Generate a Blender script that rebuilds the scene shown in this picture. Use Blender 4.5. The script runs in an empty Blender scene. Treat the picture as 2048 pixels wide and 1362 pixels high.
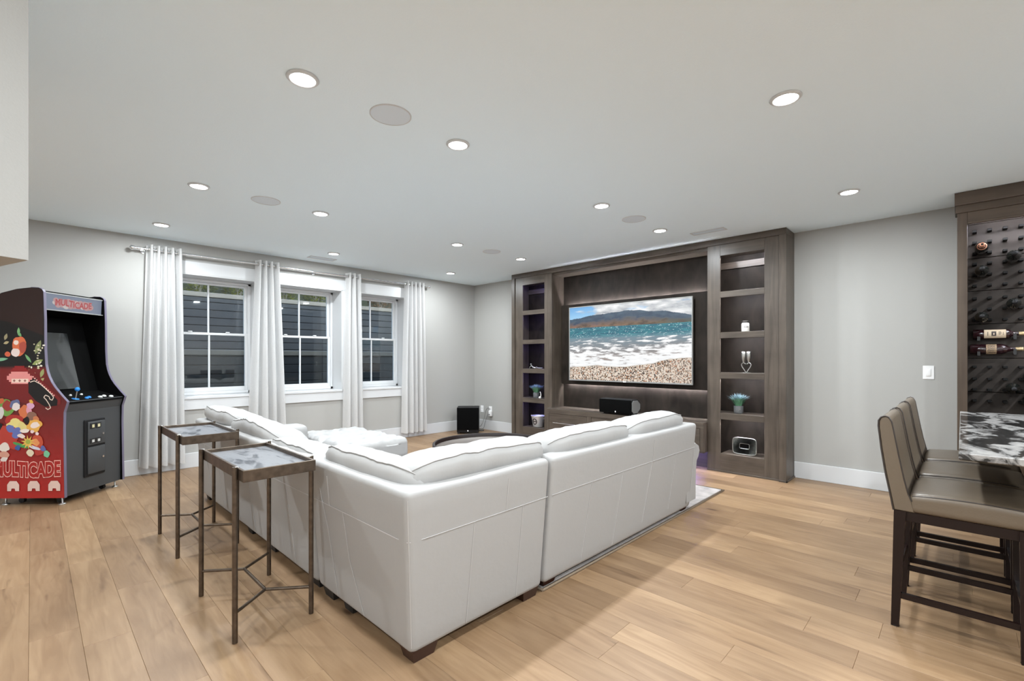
import bpy, bmesh, math, random
import numpy as np
from mathutils import Vector, Matrix, noise
random.seed(7)
PI = math.pi
sc = bpy.context.scene
C = sc.collection

# ------------------------------------------------------------------ camera
A = math.radians(44.06)                       # view direction measured from +X
cam_d = bpy.data.cameras.new('camera'); cam = bpy.data.objects.new('camera', cam_d); C.objects.link(cam)
cam_d.sensor_fit = 'HORIZONTAL'; cam_d.sensor_width = 36.0
cam_d.lens = 36.0 * 930.0 / 2048.0
cam_d.shift_y = 36.7 / 2048.0
cam_d.clip_start = 0.05
cam.location = (0, 0, 1.26)
cam.rotation_euler = (PI / 2, 0, A - PI / 2)
sc.camera = cam

# ------------------------------------------------------------------ world, exposure
w = bpy.data.worlds.new('sky'); sc.world = w; w.use_nodes = True
nt = w.node_tree; nt.nodes.clear()
sky = nt.nodes.new('ShaderNodeTexSky'); sky.sky_type = 'NISHITA'; sky.sun_disc = False
sky.sun_elevation = math.radians(38); sky.sun_rotation = math.radians(200)
bg = nt.nodes.new('ShaderNodeBackground'); bg.inputs['Strength'].default_value = 0.7
wo = nt.nodes.new('ShaderNodeOutputWorld')
nt.links.new(sky.outputs[0], bg.inputs[0]); nt.links.new(bg.outputs[0], wo.inputs[0])
vs = sc.view_settings
vs.view_transform = 'Standard'; vs.look = 'None'; vs.gamma = 1.0; vs.use_curve_mapping = False
vs.exposure = 0.86
sc.cycles.caustics_refractive = False
sc.cycles.max_bounces = 7; sc.cycles.glossy_bounces = 2; sc.cycles.transmission_bounces = 4
LAMP_W = 14.0                                  # watts of each recessed downlight
LAMP_COL = (0.90, 0.96, 1.0)

# room numbers
XB, YL, H = 5.655, 6.43, 2.60                  # TV wall plane, window wall plane, ceiling
XF0, YR = -3.2, -3.2                           # walls behind and beside the camera

# ------------------------------------------------------------------ materials
def lin(c):
    return tuple(((x / 255) / 12.92 if x / 255 <= .04045 else ((x / 255 + .055) / 1.055) ** 2.4) for x in c)
MATS = {}
def newmat(name):
    m = bpy.data.materials.new(name); m.use_nodes = True
    t = m.node_tree; b = t.nodes['Principled BSDF']; MATS[name] = m
    return m, t, b
def N(t, k, **kw):
    n = t.nodes.new(k)
    for a, v in kw.items():
        if a in n.inputs.keys() if hasattr(n.inputs, 'keys') else False:
            n.inputs[a].default_value = v
        else:
            setattr(n, a, v)
    return n
def mat(name, col, rough=.5, metal=0., bump=0., bscale=200., spec=None, coat=0., var=0., vscale=8.):
    m, t, b = newmat(name)
    b.inputs['Base Color'].default_value = (*col, 1); b.inputs['Roughness'].default_value = rough
    b.inputs['Metallic'].default_value = metal
    if spec is not None: b.inputs['Specular IOR Level'].default_value = spec
    if coat: b.inputs['Coat Weight'].default_value = coat; b.inputs['Coat Roughness'].default_value = .15
    if bump or var:
        tc = N(t, 'ShaderNodeTexCoord')
    if bump:
        n = N(t, 'ShaderNodeTexNoise'); n.inputs['Scale'].default_value = bscale; n.inputs['Detail'].default_value = 3
        bp = N(t, 'ShaderNodeBump'); bp.inputs['Strength'].default_value = bump; bp.inputs['Distance'].default_value = .01
        t.links.new(tc.outputs['Object'], n.inputs['Vector']); t.links.new(n.outputs[0], bp.inputs['Height'])
        t.links.new(bp.outputs[0], b.inputs['Normal'])
    if var:
        n = N(t, 'ShaderNodeTexNoise'); n.inputs['Scale'].default_value = vscale; n.inputs['Detail'].default_value = 4
        r = N(t, 'ShaderNodeValToRGB')
        r.color_ramp.elements[0].position = .3; r.color_ramp.elements[1].position = .7
        r.color_ramp.elements[0].color = (*[c * (1 - var) for c in col], 1)
        r.color_ramp.elements[1].color = (*[min(1, c * (1 + var)) for c in col], 1)
        t.links.new(tc.outputs['Object'], n.inputs['Vector']); t.links.new(n.outputs[0], r.inputs[0])
        t.links.new(r.outputs[0], b.inputs['Base Color'])
    return m
def wood(name, c0, c1, axis, rough=.38, stretch=.07, scale=22, spec=.4):
    m, t, b = newmat(name)
    tc = N(t, 'ShaderNodeTexCoord'); mp = N(t, 'ShaderNodeMapping')
    s = [1, 1, 1]; s[axis] = stretch; mp.inputs['Scale'].default_value = s
    t.links.new(tc.outputs['Object'], mp.inputs['Vector'])
    n = N(t, 'ShaderNodeTexNoise'); n.inputs['Scale'].default_value = scale; n.inputs['Detail'].default_value = 6; n.inputs['Distortion'].default_value = .8
    n2 = N(t, 'ShaderNodeTexNoise'); n2.inputs['Scale'].default_value = 3.2; n2.inputs['Detail'].default_value = 3
    t.links.new(mp.outputs[0], n.inputs['Vector']); t.links.new(tc.outputs['Object'], n2.inputs['Vector'])
    mx = N(t, 'ShaderNodeMath', operation='MULTIPLY_ADD'); mx.inputs[1].default_value = .55
    ad = N(t, 'ShaderNodeMath', operation='MULTIPLY'); ad.inputs[1].default_value = .45
    t.links.new(n2.outputs[0], ad.inputs[0]); t.links.new(n.outputs[0], mx.inputs[0]); t.links.new(ad.outputs[0], mx.inputs[2])
    r = N(t, 'ShaderNodeValToRGB'); r.color_ramp.elements[0].position = .32; r.color_ramp.elements[1].position = .68
    r.color_ramp.elements[0].color = (*c0, 1); r.color_ramp.elements[1].color = (*c1, 1)
    t.links.new(mx.outputs[0], r.inputs[0]); t.links.new(r.outputs[0], b.inputs['Base Color'])
    b.inputs['Roughness'].default_value = rough; b.inputs['Specular IOR Level'].default_value = spec
    bp = N(t, 'ShaderNodeBump'); bp.inputs['Strength'].default_value = .08; bp.inputs['Distance'].default_value = .004
    t.links.new(n.outputs[0], bp.inputs['Height']); t.links.new(bp.outputs[0], b.inputs['Normal'])
    return m
def emis(name, col, s):
    m = bpy.data.materials.new(name); m.use_nodes = True; t = m.node_tree; t.nodes.clear()
    e = N(t, 'ShaderNodeEmission'); e.inputs[0].default_value = (*col, 1); e.inputs[1].default_value = s
    o = N(t, 'ShaderNodeOutputMaterial'); t.links.new(e.outputs[0], o.inputs[0]); MATS[name] = m; return m
def vcol(name, rough=.4, emit=0.):
    m, t, b = newmat(name)
    a = N(t, 'ShaderNodeVertexColor'); a.layer_name = 'Col'
    b.inputs['Roughness'].default_value = rough
    if emit:
        b.inputs['Base Color'].default_value = (.01, .01, .01, 1)
        t.links.new(a.outputs[0], b.inputs['Emission Color']); b.inputs['Emission Strength'].default_value = emit
    else:
        t.links.new(a.outputs[0], b.inputs['Base Color'])
    return m

mat('wall_paint', (.385, .38, .363), .85, bump=.04, bscale=160)
mat('rear_bounce_white', (.84, .84, .84), .85)  # brighter white put on the unseen walls to bounce light onto vertical faces
mat('ceiling_paint', (.82, .93, .995), .9, bump=.10, bscale=110)
mat('trim_white', (.61, .62, .63), .35)
mat('sash_white', (.72, .73, .74), .3)
mat('leather', (.37, .364, .357), .58, bump=.07, bscale=38)
mat('leather_seam', (.36, .35, .34), .6)
mat('panel_seam', (.50, .49, .48), .5)
mat('block_leg', (.035, .012, .007), .35)
mat('black_foot', (.012, .012, .012), .5)
mat('bronze', (.125, .096, .073), .38, metal=.85, var=.25, vscale=30)
mat('steel', (.75, .75, .76), .18, metal=1.)
mat('dull_nickel', (.55, .54, .52), .3, metal=1.)
mat('black_plastic', (.012, .012, .013), .35)
mat('black_cloth', (.003, .003, .003), .9, spec=.05, bump=.2, bscale=600)
mat('satin_black', (.008, .008, .009), .5, spec=.25)
mat('grey_silver', (.36, .36, .35), .35, metal=.5)
mat('plate_white', (.82, .82, .82), .3)
mat('cable_grey', (.10, .10, .10), .5)
mat('espresso', (.010, .004, .003), .42, spec=.3)
mat('stool_leather', (.130, .100, .070), .33, bump=.05, bscale=120)
mat('stool_piping', (.03, .022, .018), .5)
mat('arcade_grey', (.042, .044, .046), .55, bump=.03, bscale=300)
mat('arcade_black', (.0025, .0025, .0025), .7, spec=.06)
mat('arcade_molding', (.14, .125, .18), .3)
mat('blue_plastic', (.03, .22, .62), .2)
mat('white_plastic', (.50, .50, .48), .25)
mat('coin_yellow', (.55, .5, .3), .4)
mat('jar_white', (.78, .76, .72), .3)
mat('dark_lid', (.06, .055, .05), .4, metal=.6)
mat('pewter', (.52, .52, .50), .28, metal=1.)
mat('bucket_metal', (.70, .70, .70), .38, metal=.55)
mat('pebble', (.45, .36, .28), .6, var=.45, vscale=60)
mat('grass_leaf', (.10, .26, .15), .55, var=.3, vscale=20)
mat('grass_tip', (.20, .30, .34), .55, var=.3, vscale=20)
mat('peg_black', (.006, .006, .006), .6, spec=.2)
mat('bottle_glass', (.008, .009, .008), .06, coat=.5)
mat('bottle_wine', (.02, .006, .008), .06, coat=.5)
mat('label_cream', (.62, .50, .36), .6)
mat('label_dark', (.04, .03, .03), .6)
mat('label_tan', (.34, .24, .15), .5, var=.5, vscale=140)
mat('foil_gold', (.62, .48, .28), .35, metal=.7)
mat('foil_copper', (.55, .26, .17), .35, metal=.5)
mat('grille_white', (.68, .745, .80), .7, bump=.1, bscale=900)
mat('rug_pile', (.48, .44, .42), .95, bump=.7, bscale=420, var=.22, vscale=9)
mat('rug_edge', (.26, .20, .14), .95, bump=.6, bscale=300)
mat('soil', (.10, .08, .06), .95, var=.3)
wood('timber_black', (.006, .0065, .007), (.016, .018, .019), 0, .6)
wood('timber_cap', (.10, .09, .07), (.16, .14, .11), 0, .7)
wood('cab_v', (.046, .035, .027), (.112, .089, .070), 2, .36)
wood('cab_h', (.046, .035, .027), (.112, .089, .070), 1, .36)
wood('cab_back', (.010, .0076, .0062), (.032, .025, .020), 2, .5, stretch=.5, scale=7, spec=.12)
wood('rack_v', (.040, .026, .017), (.085, .060, .042), 2, .38)
wood('rack_h', (.040, .026, .017), (.085, .060, .042), 1, .38)
mat('rack_panel', (.036, .029, .025), .5, spec=.2, var=.25, vscale=2.5)
wood('table_wood', (.075, .062, .053), (.135, .115, .10), 0, .4, scale=14)

# slate
m, t, b = newmat('slate'); tc = N(t, 'ShaderNodeTexCoord'); mp = N(t, 'ShaderNodeMapping'); mp.inputs['Scale'].default_value = (1, .3, 1); mp.inputs['Rotation'].default_value = (0, 0, .7)
n = N(t, 'ShaderNodeTexNoise'); n.inputs['Scale'].default_value = 16; n.inputs['Detail'].default_value = 7; n.inputs['Distortion'].default_value = 1.2
t.links.new(tc.outputs['Object'], mp.inputs[0]); t.links.new(mp.outputs[0], n.inputs['Vector'])
r = N(t, 'ShaderNodeValToRGB'); r.color_ramp.elements[0].color = (.06, .065, .075, 1); r.color_ramp.elements[0].position = .33
r.color_ramp.elements[1].color = (.20, .205, .22, 1); r.color_ramp.elements[1].position = .48
t.links.new(n.outputs[0], r.inputs[0]); t.links.new(r.outputs[0], b.inputs['Base Color']); b.inputs['Roughness'].default_value = .3
bp = N(t, 'ShaderNodeBump'); bp.inputs['Strength'].default_value = .35; bp.inputs['Distance'].default_value = .01
t.links.new(n.outputs[0], bp.inputs['Height']); t.links.new(bp.outputs[0], b.inputs['Normal'])

# granite
m, t, b = newmat('granite'); tc = N(t, 'ShaderNodeTexCoord')
n1 = N(t, 'ShaderNodeTexNoise'); n1.inputs['Scale'].default_value = 2.6; n1.inputs['Detail'].default_value = 5; n1.inputs['Distortion'].default_value = .6
mx = N(t, 'ShaderNodeMix', data_type='VECTOR'); mx.inputs['Factor'].default_value = .30
t.links.new(tc.outputs['Object'], n1.inputs['Vector']); t.links.new(tc.outputs['Object'], mx.inputs[4]); t.links.new(n1.outputs['Color'], mx.inputs[5])
mg = N(t, 'ShaderNodeMapping'); mg.inputs['Scale'].default_value = (.42, 1.35, 1); mg.inputs['Rotation'].default_value = (0, 0, .35)
t.links.new(mx.outputs[1], mg.inputs[0])
wv = N(t, 'ShaderNodeTexNoise'); wv.inputs['Scale'].default_value = 5.2; wv.inputs['Detail'].default_value = 8; wv.inputs['Roughness'].default_value = .62; wv.inputs['Distortion'].default_value = 2.6
t.links.new(mg.outputs[0], wv.inputs['Vector'])
r = N(t, 'ShaderNodeValToRGB'); cr = r.color_ramp
cr.elements[0].position = .30; cr.elements[0].color = (.012, .012, .012, 1); cr.elements[1].position = .68; cr.elements[1].color = (.46, .45, .43, 1)
e = cr.elements.new(.455); e.color = (.03, .029, .028, 1); e = cr.elements.new(.485); e.color = (.16, .155, .15, 1); e = cr.elements.new(.55); e.color = (.34, .33, .32, 1)
t.links.new(wv.outputs[0], r.inputs[0]); t.links.new(r.outputs[0], b.inputs['Base Color']); b.inputs['Roughness'].default_value = .12

# oak planks: every plank shifts the grain and tone by its own random number
m, t, b = newmat('oak'); tc = N(t, 'ShaderNodeTexCoord'); oi = N(t, 'ShaderNodeObjectInfo')
ml = N(t, 'ShaderNodeMath', operation='MULTIPLY'); ml.inputs[1].default_value = 57.3
t.links.new(oi.outputs['Random'], ml.inputs[0])
va = N(t, 'ShaderNodeVectorMath', operation='ADD'); t.links.new(tc.outputs['Object'], va.inputs[0]); t.links.new(ml.outputs[0], va.inputs[1])
mp = N(t, 'ShaderNodeMapping'); mp.inputs['Scale'].default_value = (1, .10, 1); t.links.new(va.outputs[0], mp.inputs[0])
ng = N(t, 'ShaderNodeTexNoise'); ng.inputs['Scale'].default_value = 24; ng.inputs['Detail'].default_value = 7; ng.inputs['Distortion'].default_value = 1.3
t.links.new(mp.outputs[0], ng.inputs['Vector'])
mp2 = N(t, 'ShaderNodeMapping'); mp2.inputs['Scale'].default_value = (1, .32, 1); t.links.new(va.outputs[0], mp2.inputs[0])
nb = N(t, 'ShaderNodeTexNoise'); nb.inputs['Scale'].default_value = 5.5; nb.inputs['Detail'].default_value = 2
t.links.new(mp2.outputs[0], nb.inputs['Vector'])
rg = N(t, 'ShaderNodeValToRGB'); rg.color_ramp.elements[0].position = .30; rg.color_ramp.elements[1].position = .66
rg.color_ramp.elements[0].color = (.240, .150, .082, 1); rg.color_ramp.elements[1].color = (.315, .210, .122, 1)
t.links.new(ng.outputs[0], rg.inputs[0])
rt_ = N(t, 'ShaderNodeValToRGB'); cr = rt_.color_ramp; cr.elements[0].color = (.80, .77, .75, 1); cr.elements[1].color = (1.14, 1.14, 1.13, 1)
e = cr.elements.new(.5); e.color = (.95, .93, .92, 1)
t.links.new(oi.outputs['Random'], rt_.inputs[0])
m1 = N(t, 'ShaderNodeMix', data_type='RGBA', blend_type='MULTIPLY'); m1.inputs['Factor'].default_value = 1
t.links.new(rg.outputs[0], m1.inputs[6]); t.links.new(rt_.outputs[0], m1.inputs[7])
rb = N(t, 'ShaderNodeValToRGB'); rb.color_ramp.elements[0].position = .25; rb.color_ramp.elements[1].position = .6
rb.color_ramp.elements[0].color = (.82, .78, .74, 1); rb.color_ramp.elements[1].color = (1.03, 1.02, 1.0, 1)
t.links.new(nb.outputs[0], rb.inputs[0])
m2 = N(t, 'ShaderNodeMix', data_type='RGBA', blend_type='MULTIPLY'); m2.inputs['Factor'].default_value = 1
t.links.new(m1.outputs[2], m2.inputs[6]); t.links.new(rb.outputs[0], m2.inputs[7])
# knots
mp3 = N(t, 'ShaderNodeMapping'); mp3.inputs['Scale'].default_value = (1, .30, 1); t.links.new(va.outputs[0], mp3.inputs[0])
vk = N(t, 'ShaderNodeTexVoronoi'); vk.inputs['Scale'].default_value = 3.4; t.links.new(mp3.outputs[0], vk.inputs['Vector'])
rk = N(t, 'ShaderNodeValToRGB'); rk.color_ramp.elements[0].position = .02; rk.color_ramp.elements[1].position = .065
rk.color_ramp.elements[0].color = (.16, .10, .07, 1); rk.color_ramp.elements[1].color = (1, 1, 1, 1)
t.links.new(vk.outputs['Distance'], rk.inputs[0])
m3 = N(t, 'ShaderNodeMix', data_type='RGBA', blend_type='MULTIPLY'); m3.inputs['Factor'].default_value = .8
t.links.new(m2.outputs[2], m3.inputs[6]); t.links.new(rk.outputs[0], m3.inputs[7])
mp4 = N(t, 'ShaderNodeMapping'); mp4.inputs['Scale'].default_value = (1, .16, 1); mp4.inputs['Location'].default_value = (7, 3, 1); t.links.new(va.outputs[0], mp4.inputs[0])
ns = N(t, 'ShaderNodeTexNoise'); ns.inputs['Scale'].default_value = 11; ns.inputs['Detail'].default_value = 3; ns.inputs['Distortion'].default_value = .6
t.links.new(mp4.outputs[0], ns.inputs['Vector'])
rs = N(t, 'ShaderNodeValToRGB'); rs.color_ramp.elements[0].position = .63; rs.color_ramp.elements[1].position = .78
rs.color_ramp.elements[0].color = (1, 1, 1, 1); rs.color_ramp.elements[1].color = (.50, .44, .40, 1)
t.links.new(ns.outputs[0], rs.inputs[0])
m4 = N(t, 'ShaderNodeMix', data_type='RGBA', blend_type='MULTIPLY'); m4.inputs['Factor'].default_value = 1
t.links.new(m3.outputs[2], m4.inputs[6]); t.links.new(rs.outputs[0], m4.inputs[7])
t.links.new(m4.outputs[2], b.inputs['Base Color']); b.inputs['Roughness'].default_value = .42
bp = N(t, 'ShaderNodeBump'); bp.inputs['Strength'].default_value = .06; bp.inputs['Distance'].default_value = .004
t.links.new(ng.outputs[0], bp.inputs['Height']); t.links.new(bp.outputs[0], b.inputs['Normal'])

# curtain: woven white, lets daylight through
m, t, b = newmat('curtain'); b.inputs['Base Color'].default_value = (.80, .79, .77, 1); b.inputs['Roughness'].default_value = .8
tc = N(t, 'ShaderNodeTexCoord'); vo = N(t, 'ShaderNodeTexVoronoi'); vo.inputs['Scale'].default_value = 55
t.links.new(tc.outputs['Object'], vo.inputs['Vector'])
r = N(t, 'ShaderNodeValToRGB'); r.color_ramp.elements[0].color = (.62, .61, .60, 1); r.color_ramp.elements[1].color = (.80, .79, .775, 1); r.color_ramp.elements[0].position = .1; r.color_ramp.elements[1].position = .3
t.links.new(vo.outputs['Distance'], r.inputs[0]); t.links.new(r.outputs[0], b.inputs['Base Color'])
tr = N(t, 'ShaderNodeBsdfTranslucent'); tr.inputs[0].default_value = (.80, .81, .82, 1)
ms = N(t, 'ShaderNodeMixShader'); ms.inputs[0].default_value = .50
o = t.nodes['Material Output']; t.links.new(b.outputs[0], ms.inputs[1]); t.links.new(tr.outputs[0], ms.inputs[2]); t.links.new(ms.outputs[0], o.inputs[0])

# pane: thin clear glass
m = bpy.data.materials.new('pane'); m.use_nodes = True; MATS['pane'] = m; t = m.node_tree; t.nodes.clear()
tp = N(t, 'ShaderNodeBsdfTransparent'); tp.inputs[0].default_value = (.92, .95, .94, 1)
gl = N(t, 'ShaderNodeBsdfGlossy'); gl.inputs['Roughness'].default_value = .02
fr = N(t, 'ShaderNodeFresnel'); fr.inputs[0].default_value = 1.5
ms = N(t, 'ShaderNodeMixShader'); o = N(t, 'ShaderNodeOutputMaterial')
t.links.new(fr.outputs[0], ms.inputs[0]); t.links.new(tp.outputs[0], ms.inputs[1]); t.links.new(gl.outputs[0], ms.inputs[2]); t.links.new(ms.outputs[0], o.inputs[0])
m, t, b = newmat('monitor_glass'); b.inputs['Base Color'].default_value = (.02, .022, .022, 1); b.inputs['Roughness'].default_value = .12; b.inputs['Coat Weight'].default_value = 1
m, t, b = newmat('vase_glass'); b.inputs['Base Color'].default_value = (.9, .93, .95, 1); b.inputs['Roughness'].default_value = .05; b.inputs['Transmission Weight'].default_value = .9
# frame with radiating ribs
m, t, b = newmat('radial_metal'); b.inputs['Metallic'].default_value = .6; b.inputs['Roughness'].default_value = .35
vcol('print', .45); vcol('screen', .25, emit=.60); vcol('marquee', .3, emit=.32)
emis('lamp_lens', (1, .98, .95), 14.0)
emis('led_white', (.90, .92, 1.0), 120.0); emis('led_tv', (.90, .92, 1.0), 150.0)
emis('led_violet', (.25, .24, 1.0), 40.0)
emis('logo_glow', (1, 1, 1), 2.0)  # small white logo marks given emission to look bright; not lamps

# arcade side print ground: black above, red below
m, t, b = newmat('arcade_side'); tc = N(t, 'ShaderNodeTexCoord'); sp = N(t, 'ShaderNodeSeparateXYZ'); t.links.new(tc.outputs['Object'], sp.inputs[0])
r = N(t, 'ShaderNodeValToRGB'); cr = r.color_ramp; mr = N(t, 'ShaderNodeMath', operation='MULTIPLY'); mr.inputs[1].default_value = .5
cr.elements[0].position = .03; cr.elements[0].color = (.42, .022, .018, 1); cr.elements[1].position = .95; cr.elements[1].color = (.004, .003, .003, 1)
for p_, c_ in ((.20, (.30, .014, .012, 1)), (.40, (.13, .008, .007, 1)), (.47, (.10, .006, .005, 1)), (.585, (.16, .01, .01, 1)), (.60, (.003, .002, .002, 1))):
    e = cr.elements.new(p_); e.color = c_
t.links.new(sp.outputs[2], mr.inputs[0]); t.links.new(mr.outputs[0], r.inputs[0]); t.links.new(r.outputs[0], b.inputs['Base Color']); b.inputs['Roughness'].default_value = .4

# ------------------------------------------------------------------ geometry helpers
class G:
    def __init__(s): s.v = []; s.f = []; s.sm = []; s.mi = []; s.c = []
    def add(s, vs, fs, smooth=False, mi=0, col=None):
        o = len(s.v); s.v += [tuple(p) for p in vs]
        for f in fs:
            s.f.append([o + i for i in f]); s.sm.append(smooth); s.mi.append(mi); s.c.append(col)
        return s
    def box(s, lo, hi, c=0., mi=0):
        x0, y0, z0 = [min(a, b) for a, b in zip(lo, hi)]; x1, y1, z1 = [max(a, b) for a, b in zip(lo, hi)]
        if c <= 0:
            return s.add([(x0, y0, z0), (x1, y0, z0), (x1, y1, z0), (x0, y1, z0), (x0, y0, z1), (x1, y0, z1), (x1, y1, z1), (x0, y1, z1)],
                         [(3, 2, 1, 0), (4, 5, 6, 7), (0, 1, 5, 4), (1, 2, 6, 5), (2, 3, 7, 6), (3, 0, 4, 7)], False, mi)
        c = min(c, (x1 - x0) * .45, (y1 - y0) * .45, (z1 - z0) * .45)
        X = (x0, x0 + c, x1 - c, x1); Y = (y0, y0 + c, y1 - c, y1); Z = (z0, z0 + c, z1 - c, z1)
        pts = {}; vs = []
        def vid(i, j, k):
            if (i, j, k) not in pts: pts[(i, j, k)] = len(vs); vs.append((X[i], Y[j], Z[k]))
            return pts[(i, j, k)]
        fs = []
        for k, r in ((0, -1), (3, 1)):
            q = [vid(1, 1, k), vid(2, 1, k), vid(2, 2, k), vid(1, 2, k)]; fs.append(q if r > 0 else q[::-1])
            q = [vid(k, 1, 1), vid(k, 2, 1), vid(k, 2, 2), vid(k, 1, 2)]; fs.append(q if r > 0 else q[::-1])
            q = [vid(1, k, 1), vid(1, k, 2), vid(2, k, 2), vid(2, k, 1)]; fs.append(q if r > 0 else q[::-1])
        for a in (0, 3):
            for b_ in (0, 3):
                ia = 1 if a == 0 else 2; ib = 1 if b_ == 0 else 2
                fs.append([vid(a, ib, 1), vid(a, ib, 2), vid(ia, b_, 2), vid(ia, b_, 1)])
                fs.append([vid(a, 1, ib), vid(a, 2, ib), vid(ia, 2, b_), vid(ia, 1, b_)])
                fs.append([vid(1, a, ib), vid(2, a, ib), vid(2, ia, b_), vid(1, ia, b_)])
                for d in (0, 3):
                    idd = 1 if d == 0 else 2
                    fs.append([vid(a, ib, idd), vid(ia, b_, idd), vid(ia, ib, d)])
        return s.add(vs, fs, False, mi)
    def cyl(s, p0, p1, r0, r1=None, n=16, mi=0, caps=True):
        return s.tube([p0, p1], r0, n, mi=mi, caps=caps, rads=[r0, r0 if r1 is None else r1])
    def tube(s, pts, r, n=8, closed=False, caps=True, rads=None, mi=0):
        P = [Vector(p) for p in pts]; L = len(P); vs = []; fs = []; up = None
        for i, p in enumerate(P):
            if closed: d = P[(i + 1) % L] - P[i - 1]
            elif i == 0: d = P[1] - P[0]
            elif i == L - 1: d = P[-1] - P[-2]
            else: d = P[i + 1] - P[i - 1]
            if d.length < 1e-9: d = Vector((0, 0, 1))
            d.normalize()
            if up is None:
                a = Vector((0, 0, 1)) if abs(d.z) < .9 else Vector((1, 0, 0)); up = d.cross(a).normalized()
            else:
                up = (up - d * up.dot(d)); up = up.normalized() if up.length > 1e-6 else d.orthogonal().normalized()
            q = d.cross(up); rr = rads[i] if rads else r
            for k in range(n):
                a = 2 * PI * k / n; vs.append(p + (up * math.cos(a) + q * math.sin(a)) * rr)
        M_ = L if closed else L - 1
        for i in range(M_):
            for k in range(n):
                a = i * n + k; b = i * n + (k + 1) % n; c = ((i + 1) % L) * n + (k + 1) % n; d = ((i + 1) % L) * n + k
                fs.append((a, b, c, d))
        s.add(vs, fs, True, mi)
        if caps and not closed:
            s.add(vs[:n], [tuple(range(n))[::-1]], False, mi); s.add(vs[-n:], [tuple(range(n))], False, mi)
        return s
    def prism(s, poly, vec, smooth=False, mi=0, col=None):
        n = len(poly); P = [Vector(p) for p in poly]; Q = [p + Vector(vec) for p in P]
        s.add(P, [tuple(range(n))], False, mi, col); s.add(Q, [tuple(range(n))[::-1]], False, mi, col)
        s.add(P + Q, [(i, n + i, n + (i + 1) % n, (i + 1) % n) for i in range(n)], smooth, mi, col)
        return s
    def lathe(s, prof, o=(0, 0, 0), axis=(0, 0, 1), n=24, mi=0, smooth=True):
        ax = Vector(axis).normalized(); u = ax.orthogonal().normalized(); q = ax.cross(u); o = Vector(o)
        vs = []; fs = []
        for r, h in prof:
            for k in range(n):
                a = 2 * PI * k / n; vs.append(o + ax * h + (u * math.cos(a) + q * math.sin(a)) * max(r, 1e-5))
        for i in range(len(prof) - 1):
            for k in range(n):
                fs.append((i * n + k, i * n + (k + 1) % n, (i + 1) * n + (k + 1) % n, (i + 1) * n + k))
        return s.add(vs, fs, smooth, mi)
    def rbox(s, lo, hi, r, n=4, div=6, fn=None, mi=0):
        lo = Vector(lo); hi = Vector(hi); ctr = (lo + hi) / 2; hs = (hi - lo) / 2; inner = Vector([max(1e-4, h - r) for h in hs])
        def axis_pts(k):
            t_ = [-hs[k] + r * (1 - math.cos(PI / 2 * i / n)) for i in range(n)] if True else []
            m_ = [-inner[k] + 2 * inner[k] * i / div for i in range(div + 1)]
            return t_ + m_ + [-a for a in t_[::-1]]
        ids = {}; vs = []
        def vid(p):
            key = tuple(round(a, 5) for a in p)
            if key not in ids:
                ids[key] = len(vs); q = Vector([max(-inner[k], min(inner[k], p[k])) for k in range(3)]); d = Vector(p) - q
                w_ = q + (d.normalized() * r if d.length > 1e-9 else Vector((0, 0, 0))) + ctr
                if fn: w_ = fn(w_)
                vs.append(w_)
            return ids[key]
        fs = []
        for k in range(3):
            a, b_ = [(1, 2), (2, 0), (0, 1)][k]; PA = axis_pts(a); PB = axis_pts(b_)
            for sg in (-1, 1):
                for i in range(len(PA) - 1):
                    for j in range(len(PB) - 1):
                        q = []
                        for (ii, jj) in ((i, j), (i + 1, j), (i + 1, j + 1), (i, j + 1)):
                            p = [0, 0, 0]; p[k] = sg * hs[k]; p[a] = PA[ii]; p[b_] = PB[jj]; q.append(vid(p))
                        fs.append(q if sg > 0 else q[::-1])
        return s.add(vs, fs, True, mi)
    def grid(s, fn, nu, nv, smooth=True, closeu=False, mi=0):
        vs = [fn(i / nu, j / nv) for i in range(nu + (0 if closeu else 1)) for j in range(nv + 1)]; fs = []; R = nu if closeu else nu + 1
        for i in range(nu):
            for j in range(nv):
                a = i * (nv + 1) + j; b_ = ((i + 1) % R) * (nv + 1) + j
                fs.append((a, b_, b_ + 1, a + 1))
        return s.add(vs, fs, smooth, mi)
    def mesh(s, name, mats):
        me = bpy.data.meshes.new(name); me.from_pydata(s.v, [], s.f)
        me.polygons.foreach_set('use_smooth', s.sm); me.polygons.foreach_set('material_index', s.mi)
        for x in (mats if isinstance(mats, (list, tuple)) else [mats]): me.materials.append(MATS[x])
        if any(c is not None for c in s.c):
            ca = me.color_attributes.new('Col', 'FLOAT_COLOR', 'CORNER'); i = 0
            for p in me.polygons:
                c = s.c[p.index] or (0, 0, 0)
                for _ in range(p.loop_total): ca.data[i].color = (*c, 1); i += 1
        me.update(); return me
    def make(s, name, mats, parent=None, world=False, label=None):
        """world=True: the vertices were given in world space and are moved into the parent's space"""
        if world and parent is not None:
            r = parent
            while r.parent: r = r.parent
            inv = xf(r).inverted(); s.v = [tuple(inv @ Vector(p)) for p in s.v]
        o = bpy.data.objects.new(name, s.mesh(name, mats)); C.objects.link(o)
        if parent is not None: o.parent = parent
        if label: o['label'] = label
        return o
def xf(o): return Matrix.Translation(o.location) @ o.rotation_euler.to_matrix().to_4x4()
def tag(o, label, cat, group=None):
    o['label'] = label; o['category'] = cat
    if group: o['group'] = group
    return o
def thing(name, label, cat, loc=(0, 0, 0), rz=0., group=None):
    o = bpy.data.objects.new(name, None); C.objects.link(o); o.location = loc; o.rotation_euler = (0, 0, rz); o.empty_display_size = .1
    return tag(o, label, cat, group)
def struct(name, g=None, mats=None, loc=(0, 0, 0)):
    if g is None:
        o = bpy.data.objects.new(name, None); C.objects.link(o); o.location = loc
    else: o = g.make(name, mats)
    o['kind'] = 'structure'; return o
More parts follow.
